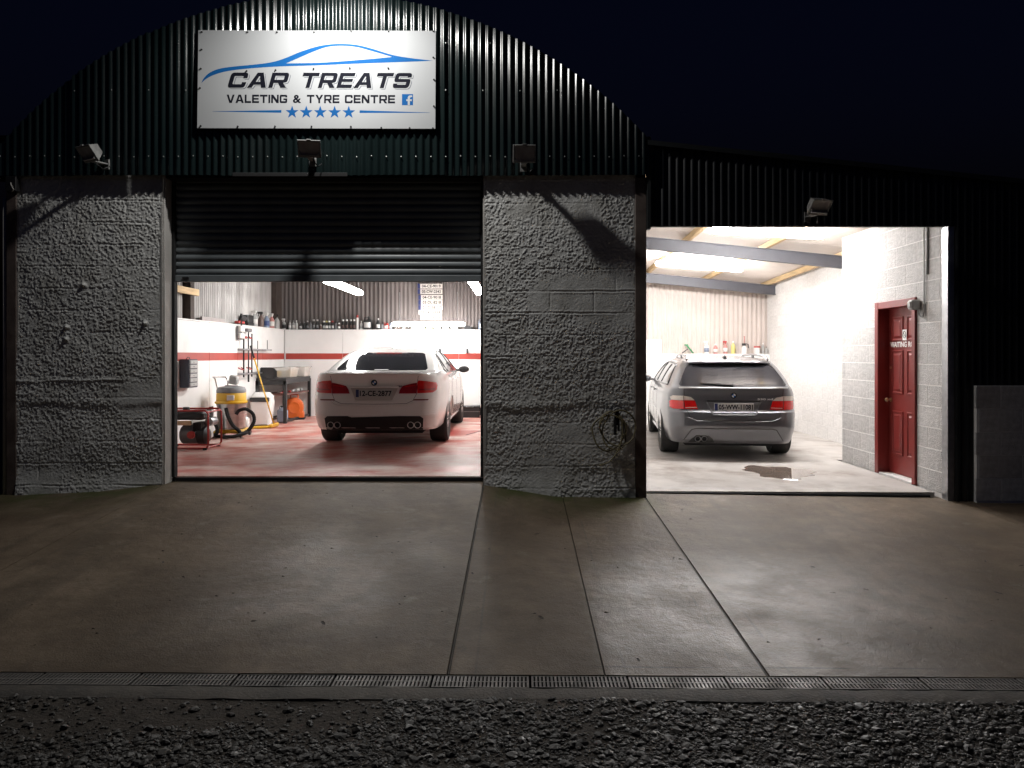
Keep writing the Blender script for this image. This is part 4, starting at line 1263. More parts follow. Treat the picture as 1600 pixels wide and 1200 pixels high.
# rear screen
C1.patch([(-.635, 1.067), (0, 1.062), (.635, 1.067), (.655, 1.09), (.60, 1.20), (.545, 1.30), (.50, 1.318), (0, 1.330), (-.50, 1.318), (-.545, 1.30), (-.60, 1.20), (-.655, 1.09)], .004, 'rear_window', M_carglass, sub=4)
C1.patch([(-.20, 1.318), (.20, 1.318), (.19, 1.302), (-.19, 1.302)], .010, 'brake_light', M_redd)
C1.patch([(-.10, 1.068), (.10, 1.068), (.10, 1.078), (-.10, 1.078)], .010, 'dealer_sticker', M_white_p)
# tail lamps: bright outer lens on the wing, darker inner lens on the lid
for sd in (-1, 1):
    outer = [(.585, .760), (.79, .768), (.835, .80), (.845, .86), (.83, .905), (.70, .928), (.60, .936), (.585, .905)]
    inner = [(.335, .757), (.580, .758), (.580, .905), (.50, .890), (.385, .862), (.350, .81)]
    o = C1.patch([(sd * a, z) for a, z in outer], .010, 'tail_light', M_redl)
    C1.patch([(sd * a, z) for a, z in [(.61, .80), (.81, .806), (.825, .825), (.61, .82)]], .0135, 'light_band', M_redd, o)
    o = C1.patch([(sd * a, z) for a, z in inner], .010, 'lid_light', M_redd)
    C1.patch([(sd * a, z) for a, z in [(.41, .842), (.56, .862), (.56, .876), (.42, .856)]], .0135, 'light_band', M_redl, o)
    C1.patch([(sd * a, z) for a, z in [(.53, .664), (.73, .664), (.745, .682), (.55, .682)]], .006, 'reflector', mat('reflector_red', (.16, .01, .01), .25))
    for ex in (.50, .592):
        e = MB(); ye = C1.Yr(ex, .33) - .03
        e.lathe([(.046, .10), (.046, 0), (.043, -.006), (.038, 0), (.037, .08), (0, .08)], 20, (sd * ex, ye, .328), 'y')
        # dark throat
        o = e.build('exhaust_pipe', M_pipe, car1, True, 40)
        e = MB(); e.lathe([(0, .03), (.0365, .03), (.0365, .035)], 20, (sd * ex, ye, .328), 'y'); e.build('throat', M_matblack, o)
# black diffuser with raised centre
C1.patch([(-.66, .257), (.66, .257), (.672, .42), (.63, .452), (.35, .456), (.30, .436), (-.30, .436), (-.35, .456), (-.63, .452), (-.672, .42)], .008, 'diffuser', M_cartrim)
# boot lid shut lines, number plate recess, crease
C1.line([(-.60, 1.00), (-.59, .94), (-.575, .75), (-.53, .66), (-.44, .622), (0, .615), (.44, .622), (.53, .66), (.575, .75), (.59, .94), (.60, 1.00)], .0032, 'lid_shut_line', M_gap, off=-.0005)
C1.line([(-.57, .66), (-.53, .625), (-.45, .604), (0, .597), (.45, .604), (.53, .625), (.57, .66)], .013, 'bumper_lip', M_carw, off=.010)
C1.patch([(-.325, .838), (-.25, .665), (.25, .665), (.325, .838)], .004, 'plate_recess', mat('recess_shade', (.44, .40, .37), .35, var=.05))  # flat patch, car white darkened to stand for the shade in the recess
C1.line([(-.335, .846), (.335, .846)], .015, 'lid_handle', M_carw, off=.022)
C1.line([(-.255, .661), (-.20, .654), (.20, .654), (.255, .661)], .010, 'lid_lower_lip', M_carw, off=.006)
C1.line([(-.66, 1.026), (-.3, 1.030), (.3, 1.030), (.66, 1.026)], .010, 'lid_spoiler', M_carw, off=.012)
C1.line([(-.82, .47), (-.68, .47), (.68, .47), (.82, .47)], .004, 'bumper_crease', M_carw, off=.001)
C1.plate('12-CE-2877', -.25, .255, .705, .815)
C1.roundel(0, .905, .041)
y_ = C1.Yr(.335, .853) - .008
text_on('//M', .30, .372, .846, .868, lambda u, v: (u, C1.Yr(u, v) - .005, v), 'model_badge', M_cartrim, car1, .02)
for sd in (-1, 1):
    # side glass: three panes
    for poly in ([(1.33, 1.035), (1.62, 1.035), (1.62, 1.30), (1.52, 1.27)], [(1.66, 1.03), (2.50, 1.025), (2.50, 1.335), (1.9, 1.335), (1.66, 1.305)], [(2.54, 1.025), (3.28, 1.02), (3.05, 1.17), (2.80, 1.30), (2.54, 1.335)]):
        C1.patch(poly, .004, 'side_window', M_carglass, mode='side', side=sd, sub=2)
    C1.line([(1.30, 1.022), (2.3, 1.015), (3.32, 1.008)], .006, 'window_trim', M_cartrim, mode='side', side=sd, off=.004)
    for (ya, za, yb, zb2) in ((1.64, 1.03, 1.64, 1.30), (2.52, 1.025, 2.52, 1.335)):
        C1.line([(ya, za), (yb, zb2)], .014, 'window_pillar', M_cartrim, mode='side', side=sd, off=.0)
    C1.line([(1.33, 1.03), (1.52, 1.275), (1.9, 1.342), (2.5, 1.342), (2.8, 1.305), (3.07, 1.175), (3.30, 1.02)], .010, 'window_frame', M_cartrim, mode='side', side=sd, off=.002)
    for yl in (1.72, 2.52, 3.42):
        C1.line([(yl, 1.0), (yl + .03, .7), (yl - .02, .32)], .0028, 'door_shut_line', M_gap, mode='side', side=sd, off=-.0004)
    for yh in (2.0, 2.85):
        C1.line([(yh, .90), (yh + .2, .905)], .013, 'door_handle', M_carw, mode='side', side=sd, off=.018, k=3)
    C1.line([(1.55, .27), (3.5, .27)], .03, 'sill', M_carw, mode='side', side=sd, off=-.005)
    mx_ = .93
    m_ = MB(); m_.box(sd * .80, sd * .93, 3.17, 3.23, 1.00, 1.035, .008)
    m_.lathe([(.0, 0), (.05, .012), (.066, .05), (.060, .12), (.03, .16), (0, .165)], 14, M=Matrix.Translation((sd * 1.00, 3.20, 1.03)) @ Matrix.Diagonal((1.5, 1, .95, 1)) @ Matrix.Rotation(R(-90), 4, 'X'))
    m_.build('wing_mirror', M_cartrim, car1, True, 50)
fin = MB(); fin.add([(-.02, 1.62, 1.378), (.02, 1.62, 1.378), (.015, 1.82, 1.39), (-.015, 1.82, 1.39), (0, 1.62, 1.43), (0, 1.72, 1.425)], [(0, 1, 4), (0, 4, 5, 3), (1, 2, 5, 4), (2, 3, 5), (0, 3, 2, 1)])
fin.build('roof_aerial', M_carw, car1)
ub = MB(); ub.box(-.62, .62, .5, 4.4, .17, .24, .02); ub.box(-.35, .35, .35, .8, .20, .30, .05); ub.build('underbody', M_matblack, car1)

# ------- grey estate
car2 = thing('grey_estate_car', 'dark grey estate car with roof rails parked nose-in in the lean-to', 'car', (2.895, 2.38, -.11), R(-6.5))
C2 = Car([
    (.235, .12, .85, .22, .30, 4.72), (.28, .075, .875, .22, .30, 4.77), (.40, .035, .905, .22, .32, 4.82), (.47, .0, .915, .22, .33, 4.82),
    (.60, .005, .922, .22, .34, 4.80), (.665, .012, .922, .22, .34, 4.76), (.70, .055, .92, .22, .34, 4.70), (.90, .075, .91, .21, .33, 4.35),
    (.97, .065, .885, .20, .30, 3.95), (1.00, .062, .865, .20, .30, 3.70), (1.02, .095, .85, .20, .30, 3.55), (1.10, .185, .81, .13, .22, 3.35),
    (1.18, .28, .765, .13, .22, 3.15), (1.26, .38, .715, .13, .22, 2.98), (1.315, .45, .67, .13, .22, 2.86), (1.33, .40, .655, .20, .28, 2.84), (1.355, .42, .63, .22, .28, 2.78),
    (1.385, .75, .59, .24, .30, 2.68), (1.41, 1.20, .53, .26, .3, 2.55), (1.425, 1.6, .42, .2, .2, 2.4)], 4.84, M_carg, car2)
C2.body((1.03, 3.915), .365)
for sd in (-1, 1):
    C2.wheel(sd * .79, 1.03, .335, .265, sd); C2.wheel(sd * .79, 3.915, .335, .245, sd)
C2.patch([(-.70, 1.018), (0, 1.012), (.70, 1.018), (.715, 1.04), (.66, 1.16), (.60, 1.27), (.56, 1.312), (0, 1.318), (-.56, 1.312), (-.60, 1.27), (-.66, 1.16), (-.715, 1.04)], .005, 'rear_window', M_carglass, sub=4)
C2.line([(-.56, 1.335), (0, 1.342), (.56, 1.335)], .014, 'roof_spoiler', M_carg, off=.01)
C2.line([(-.72, .996), (-.3, .992), (.3, .992), (.72, .996)], .011, 'tailgate_strip', mat('satin_strip', (.5, .5, .51), .3, .7), off=.008)
for sd in (-1, 1):
    red = [(.475, .705), (.80, .705), (.838, .72), (.845, .80), (.82, .822), (.515, .822)]
    clr = [(.517, .826), (.82, .826), (.838, .86), (.80, .885), (.66, .885), (.565, .865)]
    o = C2.patch([(sd * a, z) for a, z in red], .010, 'tail_light', M_redl)
    C2.patch([(sd * a, z) for a, z in clr], .010, 'clear_light', M_clearl, o)
    C2.line([(sd * .655, .71), (sd * .665, .88)], .004, 'light_seam', M_gap, o, off=.012)
    C2.patch([(sd * a, z) for a, z in [(.49, .725), (.64, .718), (.64, .727), (.49, .735)]], .0135, 'light_band', M_clearl, o)
C2.line([(-.66, .99), (-.655, .90), (-.63, .70), (-.58, .60), (-.50, .565), (0, .555), (.50, .565), (.58, .60), (.63, .70), (.655, .90), (.66, .99)], .0032, 'tailgate_shut_line', M_gap, off=-.0005)
C2.line([(-.62, .60), (-.50, .548), (0, .540), (.50, .548), (.62, .60)], .006, 'bumper_lip', M_carg, off=.000)
C2.patch([(-.355, .815), (-.275, .635), (.275, .635), (.355, .815)], .004, 'plate_recess', mat('recess_grey', (.15, .15, .16), .4, .4))
C2.line([(-.355, .818), (.355, .818)], .008, 'tailgate_handle', M_cartrim, off=.006)
C2.line([(-.36, .81), (-.28, .632), (.28, .632), (.36, .81)], .009, 'recess_lip', M_carg, off=.006)
C2.plate('05-WW-11081', -.26, .26, .685, .790)
C2.roundel(0, .892, .041)
text_on('530 xd', .315, .52, .832, .858, lambda u, v: (u, C2.Yr(u, v) - .004, v), 'model_badge', mat('badge_silver', (.6, .6, .6), .4), car2, .03)
# lower bumper insert
C2.line([(-.66, .28), (-.56, .43), (-.50, .445), (.50, .445), (.56, .43), (.66, .28)], .006, 'bumper_insert_line', M_gap, off=.001)
C2.patch([(-.60, .245), (-.25, .245), (-.28, .305), (-.33, .345), (-.50, .345), (-.56, .30)], .004, 'exhaust_cutout', M_cartrim)
for ex in (-.475, -.390):
    e = MB(); ye = C2.Yr(ex, .3) - .03
    e.lathe([(.040, .10), (.040, 0), (.037, -.006), (.033, 0), (.032, .08), (0, .08)], 20, (ex, ye, .300), 'y'); o = e.build('exhaust_pipe', M_steel, car2, True, 40)
    e = MB(); e.lathe([(0, .03), (.031, .03), (.031, .035)], 16, (ex, ye, .300), 'y'); e.build('throat', M_matblack, o)
# wiper
yw = lambda x_, z: C2.Yr(x_, z) - .02
wp = MB(); wp.tube([(0.0, yw(0, 1.02), 1.022), (-.06, yw(-.06, 1.035), 1.038), (-.44, yw(-.44, 1.05), 1.055)], [.022, .014, .007], 8); wp.tube([(-.02, yw(0, 1.03) , 1.03), (-.25, yw(-.25, 1.04), 1.043)], [.018, .012], 6)
wp.build('rear_wiper', M_cartrim, car2, True)
for sd in (-1, 1):
    for poly in ([(.62, 1.03), (1.60, 1.03), (1.60, 1.30), (.95, 1.29), (.75, 1.20)], [(1.64, 1.028), (2.46, 1.022), (2.46, 1.325), (1.9, 1.325), (1.64, 1.305)], [(2.50, 1.022), (3.26, 1.018), (3.02, 1.17), (2.78, 1.29), (2.50, 1.325)]):
        C2.patch(poly, .004, 'side_window', M_carglass, mode='side', side=sd, sub=2)
    C2.line([(.60, 1.018), (2.3, 1.010), (3.30, 1.004)], .006, 'window_trim', M_cartrim, mode='side', side=sd, off=.004)
    for (ya, za, yb, zb2) in ((1.62, 1.03, 1.62, 1.30), (2.48, 1.025, 2.48, 1.325), (.64, 1.03, .93, 1.30)):
        C2.line([(ya, za), (yb, zb2)], .014, 'window_pillar', M_cartrim, mode='side', side=sd, off=.0)
    C2.line([(.93, 1.305), (1.7, 1.325), (2.5, 1.332), (2.8, 1.30), (3.05, 1.175), (3.28, 1.02)], .010, 'window_frame', M_cartrim, mode='side', side=sd, off=.002)
    for yl in (1.70, 2.48, 3.38):
        C2.line([(yl, 1.0), (yl + .03, .7), (yl - .02, .32)], .0028, 'door_shut_line', M_gap, mode='side', side=sd, off=-.0004)
    for yh in (2.0, 2.82):
        C2.line([(yh, .89), (yh + .2, .895)], .013, 'door_handle', M_carg, mode='side', side=sd, off=.018, k=3)
    C2.line([(1.5, .26), (3.4, .26)], .03, 'sill', M_carg, mode='side', side=sd, off=-.005)
    rr = MB(); xx = .545
    rr.tube([(sd * (xx + .02), .62, 1.372), (sd * (xx + .012), .72, 1.412), (sd * xx, .9, 1.432), (sd * xx, 1.6, 1.452), (sd * (xx - .01), 2.3, 1.442), (sd * (xx - .015), 2.5, 1.41)], .014, 7)
    rr.box(sd * xx - .012, sd * xx + .012, 1.55, 1.65, 1.37, 1.45)
    rr.build('roof_rail', M_carg, car2, True, 50)
    m_ = MB(); m_.box(sd * .80, sd * .93, 3.12, 3.18, 1.00, 1.035, .008)
    m_.lathe([(.0, 0), (.05, .012), (.066, .05), (.060, .12), (.03, .16), (0, .165)], 14, M=Matrix.Translation((sd * 1.00, 3.15, 1.03)) @ Matrix.Diagonal((1.5, 1, .95, 1)) @ Matrix.Rotation(R(-90), 4, 'X'))
    m_.build('wing_mirror', M_carg, car2, True, 50)
fin = MB(); fin.add([(-.025, .78, 1.385), (.025, .78, 1.385), (.018, 1.0, 1.40), (-.018, 1.0, 1.40), (0, .79, 1.445), (0, .86, 1.435)], [(0, 1, 4), (0, 4, 5, 3), (1, 2, 5, 4), (2, 3, 5), (0, 3, 2, 1)])
fin.build('roof_aerial', M_cartrim, car2)
ub = MB(); ub.box(-.62, .62, .5, 4.3, .16, .24, .02); ub.box(-.45, -.1, .30, .9, .19, .29, .05); ub.build('underbody', M_matblack, car2)
# ================================================================== WORKSHOP CONTENTS
C_ = lambda n, c, r=.45, **k: mat(n, c, r, **k)
M_yel = C_('yellow_plastic', (.62, .36, .02), .4, var=.08)
M_gp = C_('dark_grey_plastic', (.16, .16, .165), .5)
M_lg = C_('light_grey_plastic', (.42, .42, .41), .5)
M_inox = mat('brushed_drum', (.55, .54, .53), .28, .9, var=.15, scale=3, stretch=(1, 1, 12))
M_redm = C_('red_enamel', (.38, .03, .025), .35)
M_orange = C_('orange_plastic', (.60, .12, .02), .4, var=.08)
M_clear = mat('clear_box', (.62, .58, .53), .25, alpha=.55, var=.08)
M_paper = C_('paper_white', (.72, .70, .67), .6)

# --- petrol generator, partly behind the jamb
gt = thing('generator', 'petrol generator in a red tube frame on the floor by the left jamb', 'generator', (-4.55, 2.62, .05))
fr = MB()
for yy in (-.22, .22):
    P = [(-.32, yy, .03), (-.32, yy, .50), (-.28, yy, .53), (.30, yy, .53), (.345, yy, .49), (.345, yy, .06), (.31, yy, .02), (-.28, yy, .02)]
    fr.tube(P, .014, 8, closed=True)
for (xx, zz) in ((-.3, .03), (.33, .03), (.33, .51), (-.3, .51)): fr.tube([(xx, -.22, zz), (xx, .22, zz)], .012, 8)
fr.build('frame', M_redm, gt, True, 50)
s = MB(); s.box(-.27, .26, -.19, .19, .40, .515, .03); s.lathe([(.0, .565), (.04, .565), (.045, .55), (.045, .51)], 14, (-.05, 0, 0)); s.build('fuel_tank', M_black, gt, True, 40)
s = MB(); s.box(-.26, .10, -.205, -.18, .33, .39, .006); s.build('label_plate', mat('tan_label', (.52, .36, .22), .5), gt)
s = MB(); s.box(-.28, -.13, -.20, -.12, .08, .30, .01); s.build('socket_panel', M_lg, gt)
for k in range(3):
    s = MB(); s.lathe([(0, -.012), (.022, -.010), (.024, 0)], 12, (-.20, -.20, .12 + k * .065), 'y'); s.build('socket', M_black, gt)
s = MB(); s.lathe([(.11, -.12), (.13, -.10), (.13, .12), (.11, .14)], 20, (.02, 0, .19), 'x'); s.build('alternator', M_gp, gt, True, 40)
s = MB(); s.lathe([(.09, -.07), (.12, -.05), (.12, .05), (.08, .08)], 20, (.20, -.04, .18), 'x')
for k in range(6): s.box(.10 + k * .02, .107 + k * .02, -.14, .14, .22, .36)
s.build('engine', M_black, gt, True, 40)
s = MB(); s.lathe([(.055, -.10), (.06, -.08), (.06, .08), (.055, .1)], 16, (.26, .10, .36), 'y'); s.build('silencer', M_steel, gt, True, 40)
s = MB(); s.lathe([(.05, -.03), (.055, 0), (.03, .02)], 14, (.1, -.18, .20), 'y'); s.build('recoil_starter', M_redm, gt, True, 40)
for (xx, yy) in ((-.28, -.22), (.3, -.22), (-.28, .22), (.3, .22)):
    s = MB(); s.box(xx - .025, xx + .025, yy - .02, yy + .02, -.0, .03, .005); s.build('foot', M_matblack, gt)

# --- wet and dry vacuum
vt = thing('wet_vacuum', 'wet and dry vacuum with steel drum, yellow band and black hose', 'vacuum cleaner', (-4.56, 4.12, .05))
s = MB(); s.lathe([(.20, .12), (.215, .13), (.215, .48), (.225, .50), (.225, .52)], 28); s.build('drum', M_inox, vt, True, 40)
s = MB(); s.lathe([(.235, .52), (.245, .53), (.245, .55), (.225, .56), (.222, .68), (.215, .69)], 28); s.build('motor_band', M_yel, vt, True, 40)
s = MB(); s.lathe([(.222, .69), (.222, .73), (.20, .775), (.12, .79), (0, .79)], 28); s.box(-.10, .10, -.03, .03, .785, .805, .01); s.build('head', M_gp, vt, True, 40)
s = MB(); s.box(.02, .13, -.236, -.215, .58, .66, .003); s.build('label', M_paper, vt)
s = MB(); s.box(-.20, .24, -.20, .20, .06, .12, .02); s.box(-.22, -.12, -.26, -.18, .05, .10, .015); s.box(.18, .30, -.26, -.16, .05, .10, .015); s.build('trolley', M_yel, vt, True, 40)
for (xx, yy) in ((-.19, -.19), (.22, -.19), (-.19, .19), (.22, .19)):
    s = MB(); s.lathe([(.045, -.018), (.05, 0), (.045, .018)], 14, (xx, yy, .05), 'x'); s.build('castor', M_black, vt, True, 40)
s = MB(); s.tube([(-.18, .16, .10), (-.27, .20, .6), (-.35, .22, .90), (-.33, .10, .93), (-.12, .08, .93), (-.10, .12, .86), (-.16, .18, .55)], .012, 8); s.build('handle', M_chrome, vt, True)
s = MB(); s.box(-.24, -.10, .02, .12, .80, .94, .02, M=Matrix.Rotation(R(12), 4, 'Y')); s.build('upholstery_tool', M_lg, vt, True, 40)
def bez(pts, n=12):
    return [(*p,) for p in spline3(pts, n)]
def spline3(pts, k=8):
    out = []; n = len(pts)
    for i in range(n - 1):
        p0 = pts[max(0, i - 1)]; p1 = pts[i]; p2 = pts[i + 1]; p3 = pts[min(n - 1, i + 2)]
        for j in range(k):
            t = j / k
            out.append(tuple(.5 * (2 * p1[c] + (p2[c] - p0[c]) * t + (2 * p0[c] - 5 * p1[c] + 4 * p2[c] - p3[c]) * t * t + (3 * p1[c] - p0[c] - 3 * p2[c] + p3[c]) * t ** 3) for c in (0, 1, 2)))
    out.append(pts[-1]); return out
hp = spline3([(-.20, -.20, .46), (-.26, -.22, .44), (-.22, -.26, .34), (-.12, -.30, .20), (-.10, -.32, .08), (-.22, -.33, .035), (-.36, -.30, .03), (-.30, -.22, .03), (-.05, -.30, .03), (.10, -.40, .03)], 10)
s = MB(); s.tube(hp, [.026 + .003 * (i % 2) for i in range(len(hp))], 9); s.build('hose', M_matblack, vt, True)
hp = spline3([(.0, -.22, .46), (.04, -.24, .34), (.12, -.26, .20), (.22, -.28, .12), (.28, -.30, .07), (.36, -.24, .12), (.42, -.18, .24), (.40, -.16, .36), (.30, -.18, .44), (.20, -.20, .42), (.16, -.22, .36)], 10)
s = MB(); s.tube(hp, [.026 + .003 * (i % 2) for i in range(len(hp))], 9); s.build('hose', M_matblack, vt, True)
s = MB(); s.tube([(.36, -.27, .09), (.22, -.42, .045), (.05, -.50, .035)], .028, 9); s.build('floor_tube', M_matblack, vt, True)

def container(name, label, loc, w_, d, h, m, cap=None, group=None):
    t = thing(name, label, 'container', loc, 0, group)
    s = MB(); s.box(-w_ / 2, w_ / 2, -d / 2, d / 2, 0, h * .8, min(w_, d) * .18); s.lathe([(w_ * .38, h * .78), (w_ * .2, h * .88), (w_ * .18, h * .92)], 12); s.build('body', m, t, True, 40)
    s = MB(); s.lathe([(w_ * .22, h * .92), (w_ * .22, h * .995), (w_ * .18, h), (0, h)], 12); s.build('cap', cap or m, t, True, 40)
    s = MB(); s.tube([(-w_ * .32, 0, h * .78), (-w_ * .30, 0, h * .95), (-w_ * .1, 0, h * .96)], w_ * .06, 6); s.build('handle', m, t, True)
    return t
container('plastic_drum', 'white plastic drum standing between generator and vacuum', (-4.80, 3.62, .05), .26, .24, .40, M_white_p)
container('plastic_jug', 'small white jug on the floor behind the vacuum hose', (-4.60, 4.78, .05), .16, .14, .30, M_white_p, M_redm)
# swing-top bin
bt = thing('swing_bin', 'tall white plastic swing-top bin against the boarded wall', 'bin', (-4.70, 5.95, .05))
def frustum(mb_, w0, d0, w1, d1, z0, z1, c=.2):
    def rr(w_, d, z):
        out = []
        for (sx_, sy_) in ((1, -1), (1, 1), (-1, 1), (-1, -1)):
            cx, cy = sx_ * w_ / 2, sy_ * d / 2; r = min(w_, d) * c
            base = {(1, -1): -90, (1, 1): 0, (-1, 1): 90, (-1, -1): 180}[(sx_, sy_)]
            for k in range(4):
                a = R(base + 30 * k); out.append((cx - sx_ * r + r * math.cos(a), cy - sy_ * r + r * math.sin(a), z))
        return out
    a = rr(w0, d0, z0); b_ = rr(w1, d1, z1); n = len(a)
    mb_.add(a + b_, [(i, (i + 1) % n, (i + 1) % n + n, i + n) for i in range(n)] + [tuple(range(n))[::-1], tuple(range(n, 2 * n))])
s = MB(); frustum(s, .30, .26, .38, .32, 0, .43); s.build('body', M_white_p, bt, True, 40)
s = MB(); frustum(s, .39, .33, .39, .33, .432, .45); frustum(s, .38, .32, .38, .30, .45, .525, .3); s.build('hood', M_white_p, bt, True, 40)
s = MB()
s.add([(-.14, -.163, .445), (.14, -.163, .445), (.175, -.150, .50), (.09, -.168, .455), (-.09, -.168, .455), (-.175, -.15, .50)], [(0, 1, 2, 3, 4, 5)])
s.box(-.172, .172, -.178, -.12, .435, .515, .012); s.build('opening', M_black, bt)
s = MB(); frustum(s, .40, .34, .26, .14, .525, .605, .35); s.build('flap', M_white_p, bt, True, 40)

# --- wall cabinet with drawers
ct = thing('drawer_cabinet', 'small dark wall cabinet with a column of clear drawers', 'cabinet', (-4.945, 3.32, .855))
s = MB(); s.box(0, .135, -.15, .145, 0, .415, .004); s.build('case', C_('navy_plastic', (.03, .035, .055), .45), ct)
for k in range(6):
    s = MB(); z = .018 + k * .066; s.box(.128, .150, -.13, .125, z, z + .052, .004); o = s.build('drawer', M_lg, ct)
    s = MB(); s.box(.150, .158, -.02, .02, z + .018, z + .030); s.build('pull', M_lg, o)
s = MB(); s.tube([(.06, -.06, .415), (.06, -.03, .445), (.06, .03, .445), (.06, .06, .415)], .006, 6); s.build('carry_handle', M_black, ct, True)

# --- wall rack with long tools
rk = thing('tool_rack', 'grey two-rail tool rack fixed to the boarded side wall', 'tool rack', (-4.945, 5.45, 1.0))
for z in (.0, .43):
    s = MB(); s.box(0, .02, -.05, 1.42, z - .02, z + .02, .003); s.box(.02, .11, -.05, -.02, z - .012, z + .012, .003); s.box(.02, .11, 1.38, 1.41, z - .012, z + .012, .003); s.box(.10, .115, -.05, 1.41, z - .014, z + .014, .003)
    s.build('rail', M_steel, rk)
for yy in (.05, .45):
    s = MB(); s.tube([(.07, yy, -.06), (.07, yy, .72)], .013, 8); s.build('pole', M_matblack, rk, True)
for (yy, z) in ((-.03, .64), (.2, .64), (.42, .64), (.05, .08), (.45, .08)):
    s = MB(); s.tube(spline3([(.0, yy - .08, z + .03), (.05, yy - .05, z), (.07, yy, z - .005), (.05, yy + .05, z), (.0, yy + .08, z + .03)], 4), .010, 6); s.build('clip', M_redm, rk, True)
s = MB(); s.tube([(.08, .72, .02), (.08, .72, .60)], .007, 6); s.tube([(.08, 1.25, .43), (.08, 1.25, .62)], .007, 6); s.build('hook_rod', M_black, rk, True)
def long_tool(name, label, p0, p1, mh, head, mhead, grip=M_matblack):
    t = thing(name, label, name.replace('_', ' '))
    p0 = Vector(p0); p1 = Vector(p1)
    s = MB(); s.tube([p0, p1], .012, 8); s.build('handle', mh, t, True)
    s = MB(); s.tube([p1 + (p0 - p1) * .0, p1 + (p0 - p1) * .16], .016, 8); s.build('grip', grip, t, True)
    s = MB(); s.box(p0.x - .03, p0.x + .03, p0.y - head / 2, p0.y + head / 2, p0.z - .05, p0.z + .01, .01); s.build('head', mhead, t)
long_tool('squeegee', 'yellow-handled floor squeegee leaning on the tool rack', (-4.36, 5.55, .11), (-4.80, 5.62, 1.50), M_yel, .40, M_yel)
long_tool('broom', 'dark broom hung by its handle on the tool rack', (-4.87, 5.72, 1.80), (-4.87, 5.72, .85), M_black, .20, M_gp)
t = thing('ledge_speaker', 'black boxy radio on the side ledge above the tool rack', 'radio', (-4.99, 5.98, 1.873))
s = MB(); s.box(-.07, .08, -.16, .16, 0, .05, .006); s.box(-.06, .07, -.15, .15, .05, .19, .01); s.build('case', M_black, t)
s = MB(); s.lathe([(0, -.006), (.045, -.004), (.05, 0)], 14, (0, -.15, .12), 'y'); s.build('speaker_cone', M_gp, t)
t = thing('spray_rack', 'small rack of white trigger bottles hung at the head of the poles', 'rack', (-4.93, 5.40, 1.60))
s = MB(); s.box(0, .03, -.09, .12, 0, .02); s.box(0, .02, -.09, .12, .02, .24); s.build('holder', M_gp, t)
for k in range(6):
    s = MB(); s.box(.03, .075, -.085 + (k % 3) * .065, -.03 + (k % 3) * .065, .02 + (k // 3) * .12, .12 + (k // 3) * .12, .008); s.build('box', M_paper, t)
s = MB(); s.tube([(.05, .0, .25), (.05, .0, .42)], .012, 8); s.tube([(.05, .0, .41), (.05, .0, .46)], .022, 8); s.build('brush', M_black, t, True)
t = thing('red_brush_set', 'row of red brush heads lying on the side ledge', 'brush', (-5.0, 5.62, 1.873))
s = MB(); s.box(-.05, .06, -.14, .16, 0, .02, .004); s.build('tray', M_black, t)
for k in range(5):
    s = MB(); s.box(-.04, .05, -.13 + k * .058, -.085 + k * .058, .02, .065, .01); s.build('brush_head', M_redm, t)
t = thing('ledge_board', 'short length of grey board lying along the side ledge', 'board', (-5.03, 4.45, 1.873))
s = MB(); s.box(-.02, .02, -.35, .55, 0, .07, .004); s.build('board', C_('grey_board', (.33, .29, .28), .6), t)

# --- workbench in the corner
wb = thing('workbench', 'black metal workbench with a lower shelf in the rear corner', 'workbench', (-4.66, 7.12, .05))
s = MB(); s.box(-.28, .28, -.82, .82, .80, .85, .006); s.build('top', M_black, wb)
s = MB(); s.box(-.26, .26, -.78, .78, .52, .55, .004); s.build('shelf', C_('worn_shelf', (.12, .05, .04), .6, var=.4), wb)
s = MB(); s.box(-.28, .28, -.83, -.80, .72, .80); s.box(.26, .28, -.80, .80, .74, .80); s.build('apron_rail', M_black, wb)
for (xx, yy) in ((-.26, -.8), (.26, -.8), (-.26, .8), (.26, .8)):
    s = MB(); s.box(xx - .03, xx + .03, yy - .03, yy + .03, 0, .80, .004); s.build('leg', M_black, wb)
s = MB(); s.box(-.28, -.25, -.8, .8, .02, .06); s.box(.235, .265, -.8, .8, .02, .06); s.build('foot_rail', M_black, wb)
def crate(label, loc, w_, d, h, m, inner):
    t = thing('storage_box', label, 'box', loc)
    s = MB(); th = .008
    frustum(s, w_ * .86, d * .86, w_, d, 0, h, .08); s.f = s.f[:-1]
    s.build('tub', m, t)
    s = MB(); s.tube([(-w_ / 2, -d / 2, h), (w_ / 2, -d / 2, h), (w_ / 2, d / 2, h), (-w_ / 2, d / 2, h)], .010, 6, closed=True); s.build('rim', m, t, True)
    for k, mm_ in enumerate(inner):
        s = MB(); a = random.uniform(-.3, .3); s.box(-w_ * .12, w_ * .12, -d * .3, d * .3, .01, h * random.uniform(.5, .8), .01, M=Matrix.Translation((-w_ * .26 + k * w_ * .26, 0, 0)) @ Matrix.Rotation(a, 4, 'Z')); s.build('contents', mm_, t)
crate('clear storage box of yellow cloths on the workbench, nearest the side wall', (-4.60, 7.05, .901), .34, .50, .19, M_clear, [M_yel, M_paper, C_('tan_cloth', (.5, .36, .2), .8)])
crate('clear storage box on the workbench, nearer the white car', (-4.50, 7.62, .901), .34, .44, .19, M_clear, [M_paper, M_lg, M_paper])
t = thing('bottle_crate', 'tilted black slotted crate at the near end of the workbench', 'crate', (-4.76, 6.42, .901))
for k in range(4):
    s = MB(); s.box(-.10, .14, -.09 + k * .06, -.08 + k * .06, 0, .20 - k * .02); s.build('divider', M_black, t)
s = MB(); s.box(-.11, .15, -.10, .14, 0, .012); s.box(-.11, -.10, -.10, .14, .012, .19); s.build('base', M_black, t)
